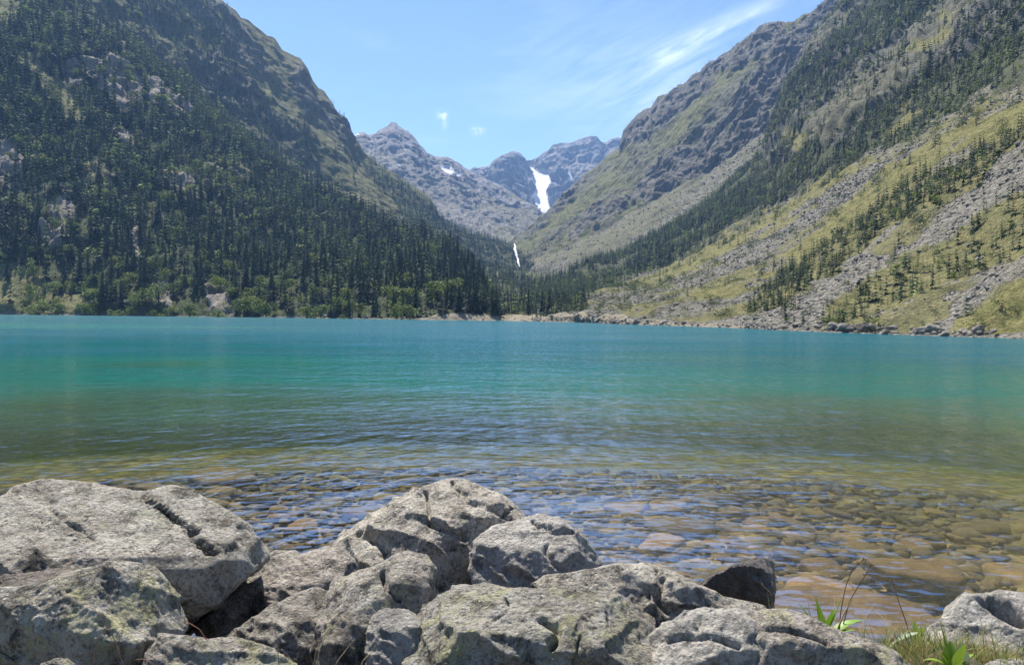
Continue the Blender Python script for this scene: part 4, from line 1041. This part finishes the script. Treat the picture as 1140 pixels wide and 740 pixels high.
def leafy(label, base, tips, r_, mat='green', w=.019):
    b0 = px3(base[0], base[1], r_)
    bl = [(b0 + rng.normal(0, .006, 3), px3(tx, ty, r_ + rng.uniform(-.12, .12)), w * (ww if ww else 1), sg) for tx, ty, ww, sg in tips]
    V, Q = blade_mesh(bl)
    o = obj('leafy_plant', mesh_np('leafy_plant', V - b0, Q), M[mat], None, b0)
    return tag(o, label, 'plant')
leafy('bright green broad leaved plant behind the sloping boulder', (918, 712), [(908, 664, 1.3, .0), (962, 690, 1.6, .12), (886, 668, .5, .05), (896, 672, .5, .0), (876, 684, .5, .1), (930, 676, .9, .05), (905, 700, 1, .1), (955, 702, .8, .15), (940, 660, .3, 0)], 4.35)
leafy('grey green long leaf lying beside the bright green plant', (988, 724), [(1030, 704, 1.7, .1), (1014, 700, .9, .05)], 4.5, 'greyleaf')
leafy('tall narrow green leaf beside the brown seed stalk', (1020, 722), [(1018, 688, 1.1, 0), (1027, 696, .8, 0)], 4.5)
leafy('green rosette of pointed leaves at the bottom right', (1062, 752), [(1045, 685, .9, .02), (1040, 698, .6, 0), (1030, 715, .9, .1), (1075, 715, 1.4, .05), (1058, 712, 1.7, .05), (1085, 728, 1, .15), (1026, 735, .9, .2), (1050, 705, .5, 0)], 4.0)
leafy('pale grey upright leaf in the bottom right rosette', (1072, 748), [(1070, 714, 1.8, 0)], 4.05, 'greyleaf')

def stalk(label, line, r_, mat, heads=(), rad0=.003, group=None, name='dry_stalk'):
    P_ = [px3(x, y, r_) for x, y in line]; b0 = P_[0]
    # smooth the line
    t = np.linspace(0, len(P_) - 1, 14); A = np.array(P_); idx = np.arange(len(P_))
    A = np.stack([np.interp(t, idx, A[:, k]) for k in range(3)], -1)
    parts = [tube(A - b0, rad0, rad0 * .5)]
    for hx, hy, hs in heads:
        c = px3(hx, hy, r_) - b0; d, Fq = ico(1)
        for _ in range(4):
            a = c + rng.normal(0, hs * .6, 3); dd = rng.normal(0, 1, 3); dd[2] = abs(dd[2]); dd /= np.linalg.norm(dd)
            parts.append(tube([a, a + dd * hs, a + dd * hs * 1.8], hs * .45, hs * .1))
    V, Q = join(parts)
    o = obj(name, mesh_np(name, V, Q), M[mat], None, b0)
    return tag(o, label, 'dry stalk', group or 'dry stalks among the rocks')
stalk('tall dark branching seed stalk rising from the bright green plant', [(934, 712), (936, 680), (942, 650), (950, 632), (962, 622)], 4.35, 'stem', [(962, 622, .008), (955, 628, .007)])
stalk('second thin seed stalk crossing behind the tall dark one', [(936, 705), (946, 668), (960, 645), (970, 630)], 4.4, 'stem', [(970, 629, .008), (962, 640, .006), (950, 655, .005)])
stalk('slender brown seed stalk with tiny heads left of the right edge rock', [(1014, 710), (1008, 690), (1000, 668), (994, 648)], 4.5, 'stem', [(993, 646, .008), (996, 660, .005), (1000, 665, .004)])
stalk('bleached straw leaning beside the bright green leaves', [(932, 702), (938, 686), (950, 664)], 4.3, 'straw', rad0=.005)
stalk('short brown broken stem beside the grey leaf', [(984, 726), (990, 716), (997, 706)], 4.45, 'stem', rad0=.004)
for lb, ln in (('reddish dry stalk leaning in front of the flat topped left boulder', [(140, 752), (132, 722), (122, 700), (113, 684)]), ('thin reddish stalk crossing the leaning one at lower left', [(102, 752), (106, 725), (112, 706), (118, 698)]),
               ('reddish curved twig beside the yellow lichen rock', [(230, 712), (222, 700), (212, 694), (206, 690)]), ('pale dry stalk in front of the low dark rock', [(310, 735), (309, 712), (306, 700), (302, 690)]),
               ('dry stalk bending left before the jagged rock', [(352, 752), (355, 725), (364, 702), (380, 688)]), ('dry stalk leaning right before the jagged rock', [(368, 752), (376, 735), (386, 722), (394, 712)]),
               ('short dry stalk at the foot of the jagged rock', [(345, 752), (350, 735), (352, 722)]), ('pale straw in front of the small pale block', [(398, 752), (404, 735), (414, 725), (420, 715)]),
               ('thin straw standing by the dark triangular stone', [(862, 700), (862, 680), (858, 660), (848, 650)]),
               ('bent reddish stalk arching over the yellow lichen rock', [(178, 752), (170, 738), (160, 733), (152, 734)])):
    stalk(lb, ln, 3.55 if ln[0][0] < 800 else 4.6, 'redstem' if 'red' in lb else 'straw', [(ln[-1][0], ln[-1][1], .004)], .0022)

# turf at the right
Vs, Qs, tt, off = [], [], [], 0
for i in range(8000):
    x = rng.uniform(985, 1200); r_ = rng.uniform(3.85, 4.6)
    if i > 7000: x = rng.uniform(862, 990); r_ = rng.uniform(4.3, 4.9)
    b0 = gpt(x, r_) + (0, 0, -.02); hgt = rng.uniform(.05, .15) * (1.6 if rng.random() < .06 else 1) * (1.9 if i > 7000 else 1.15)
    d = np.array([rng.normal(0, .5), rng.normal(0, .5), 1.0]); 
    V, Q = blade_mesh([(b0, b0 + d * hgt, .0022, .08)]); V = V.reshape(9, 3, 3)[::2].reshape(-1, 3); Q = np.concatenate([[(k * 3 + j, k * 3 + j + 1, k * 3 + j + 4, k * 3 + j + 3) for j in (0, 1)] for k in range(4)])
    Vs.append(V); Qs.append(Q + off); off += len(V); tt.append(np.full(len(V), np.clip(rng.normal(.5, .3), 0, 1)))
me = mesh_np('grass', np.concatenate(Vs), np.concatenate(Qs)); vcol(me, 'tint', np.concatenate(tt))
tag(obj('grass', me, M['turf']), 'short green and straw coloured grass on the bank at lower right', 'grass', None, 'stuff')

# ------------------------------------------------------------------ haze
bm = bmesh.new(); bmesh.ops.create_cube(bm, size=1)
me = bpy.data.meshes.new('haze'); bm.to_mesh(me); bm.free()
zlow = min(float(L['V'][:, 2].min()) for L in LAY.values()); zlow = min(zlow, -9.5)
ztop = max(float(L['V'][:, 2].max()) for L in LAY.values()) + 10
xm = max(float(np.abs(L['V'][:, 0]).max()) for L in LAY.values()) + 30
ym = max(float(L['V'][:, 1].max()) for L in LAY.values()) + 30
print('haze box', zlow, ztop, xm, ym)
m = NT('haze_air')
vol = m.n('ShaderNodeVolumePrincipled', {'Color': (.30, .54, 1.0), 'Density': 1.05e-4, 'Anisotropy': .2})
m.t.links.new(vol.outputs[0], m.out.inputs['Volume'])
o = obj('haze', me, m.m); o.location = (0, (ym - 60) / 2, (zlow - 1 + ztop) / 2); o.scale = (2 * xm, ym + 60, ztop - zlow + 1)
tag(o, 'thin blue mountain air haze', 'haze', None, 'stuff')

# ------------------------------------------------------------------ light, sky, camera
SEL, SAZ = rad(58), rad(-23)
sd = Vector((math.sin(SAZ) * math.cos(SEL), math.cos(SAZ) * math.cos(SEL), math.sin(SEL)))
ld = bpy.data.lights.new('sun', 'SUN'); ld.energy = 5.0; ld.angle = rad(.53); ld.color = (1, .95, .88)
lo_ = bpy.data.objects.new('sun', ld); COL.objects.link(lo_); lo_.rotation_euler = (-sd).to_track_quat('-Z', 'Y').to_euler()
w = bpy.data.worlds.new('World'); scene.world = w; w.use_nodes = True; t = w.node_tree; t.nodes.clear()
class WT(NT):
    def __init__(s, tree): s.t = tree; s.out = tree.nodes.new('ShaderNodeOutputWorld')
W = WT(t)
sky = W.n('ShaderNodeTexSky', sky_type='NISHITA'); sky.sun_disc = False; sky.sun_elevation = SEL; sky.sun_rotation = SAZ
sky.altitude = 1700; sky.air_density = 1.0; sky.dust_density = .3; sky.ozone_density = 1.5
dirc = W.n('ShaderNodeTexCoord').outputs['Generated']
sx = W.n('ShaderNodeSeparateXYZ', {0: dirc}).outputs
u = W.math('DIVIDE', sx[0], W.math('MAXIMUM', sx[1], .05)); v = W.math('DIVIDE', sx[2], W.math('MAXIMUM', sx[1], .05))
uv = W.n('ShaderNodeCombineXYZ', {0: u, 1: v, 2: 0.0}).outputs[0]
# long cirrus streak
ang = math.atan2(.385 - .305, .315 - .155)
ca, sa = math.cos(ang), math.sin(ang)
al = W.math('ADD', W.math('MULTIPLY', W.math('SUBTRACT', u, .155), ca), W.math('MULTIPLY', W.math('SUBTRACT', v, .300), sa))
ac = W.math('SUBTRACT', W.math('MULTIPLY', W.math('SUBTRACT', v, .300), ca), W.math('MULTIPLY', W.math('SUBTRACT', u, .155), sa))
st = W.n('ShaderNodeCombineXYZ', {0: W.math('MULTIPLY', al, 6.0), 1: W.math('MULTIPLY', ac, 38.0), 2: 0.0}).outputs[0]
nn = W.noise(st, 1.6, 6, .6, .8)
ac2 = W.math('ADD', ac, W.math('MULTIPLY', W.math('SUBTRACT', nn, .5), .02))
core = W.math('EXPONENT', W.math('MULTIPLY', W.math('POWER', W.math('DIVIDE', ac2, .010), 2), -1))
seg = W.math('MULTIPLY', W.ramp(al, [(0, 0), (.03, 1)]), W.ramp(al, [(.10, 1), (.22, 0)]))
c1 = W.math('MULTIPLY', core, W.math('MULTIPLY', seg, W.ramp(nn, [(.3, .2), (.65, 1)])))
veil = W.math('EXPONENT', W.math('MULTIPLY', W.math('ADD', W.math('POWER', W.math('DIVIDE', W.math('SUBTRACT', u, .20), .14), 2), W.math('POWER', W.math('DIVIDE', W.math('SUBTRACT', v, .275), .07), 2)), -1))
c2 = W.math('MULTIPLY', veil, W.ramp(nn, [(.35, .0), (.75, .38)]))
pf = None
for (ux, vx, ru, rv, a) in ((-.087, .237, .0055, .0045, .5), (-.044, .218, .007, .004, .45), (-.084, .229, .003, .010, .3)):
    e = W.math('MULTIPLY', W.math('EXPONENT', W.math('MULTIPLY', W.math('ADD', W.math('POWER', W.math('DIVIDE', W.math('SUBTRACT', u, ux), ru), 2), W.math('POWER', W.math('DIVIDE', W.math('SUBTRACT', v, vx), rv), 2)), -1)), a)
    pf = e if pf is None else W.math('ADD', pf, e)
pn = W.noise(uv, 130, 4, .65)
pf = W.math('MULTIPLY', pf, W.ramp(pn, [(.38, 0), (.6, 1)]))
cn = W.noise(W.mapping(uv, (1.2, 4.5, 1), (0, 0, rad(-20))), 3.0, 7, .6, .6)
c3 = W.ramp(cn, [(.52, 0), (.85, .12)])
cl = W.math('ADD', W.math('ADD', W.math('MULTIPLY', c1, .38), W.math('MULTIPLY', c2, .8)), W.math('ADD', pf, c3), 0, True)
front = W.ramp(sx[1], [(.02, 0), (.2, 1)])
cl = W.math('MULTIPLY', cl, front)
skc = W.mix(1.0, sky.outputs[0], (.93, 1.0, 1.10), 'MULTIPLY')
col = W.mix(cl, skc, (11.5, 12, 12.5))
bg = W.n('ShaderNodeBackground', {'Color': col, 'Strength': .08})
t.links.new(bg.outputs[0], W.out.inputs['Surface'])

cd = bpy.data.cameras.new('camera'); cam = bpy.data.objects.new('camera', cd); COL.objects.link(cam)
cd.sensor_fit = 'HORIZONTAL'; cd.sensor_width = 36; cd.lens = 36 * F / 1140; cd.clip_start = .05; cd.clip_end = 20000
cam.location = CAMP; cam.rotation_euler = RM.to_euler()
scene.camera = cam
scene.view_settings.view_transform = 'Standard'; scene.view_settings.look = 'None'; scene.view_settings.exposure = 1.08; scene.view_settings.gamma = 1
scene.render.engine = 'CYCLES'
cy = scene.cycles; cy.use_denoising = True; cy.max_bounces = 5; cy.diffuse_bounces = 2; cy.use_adaptive_sampling = True; cy.adaptive_threshold = .02; cy.transparent_max_bounces = 12; cy.volume_bounces = 0; cy.caustics_reflective = False; cy.caustics_refractive = False
cy.sample_clamp_indirect = 6
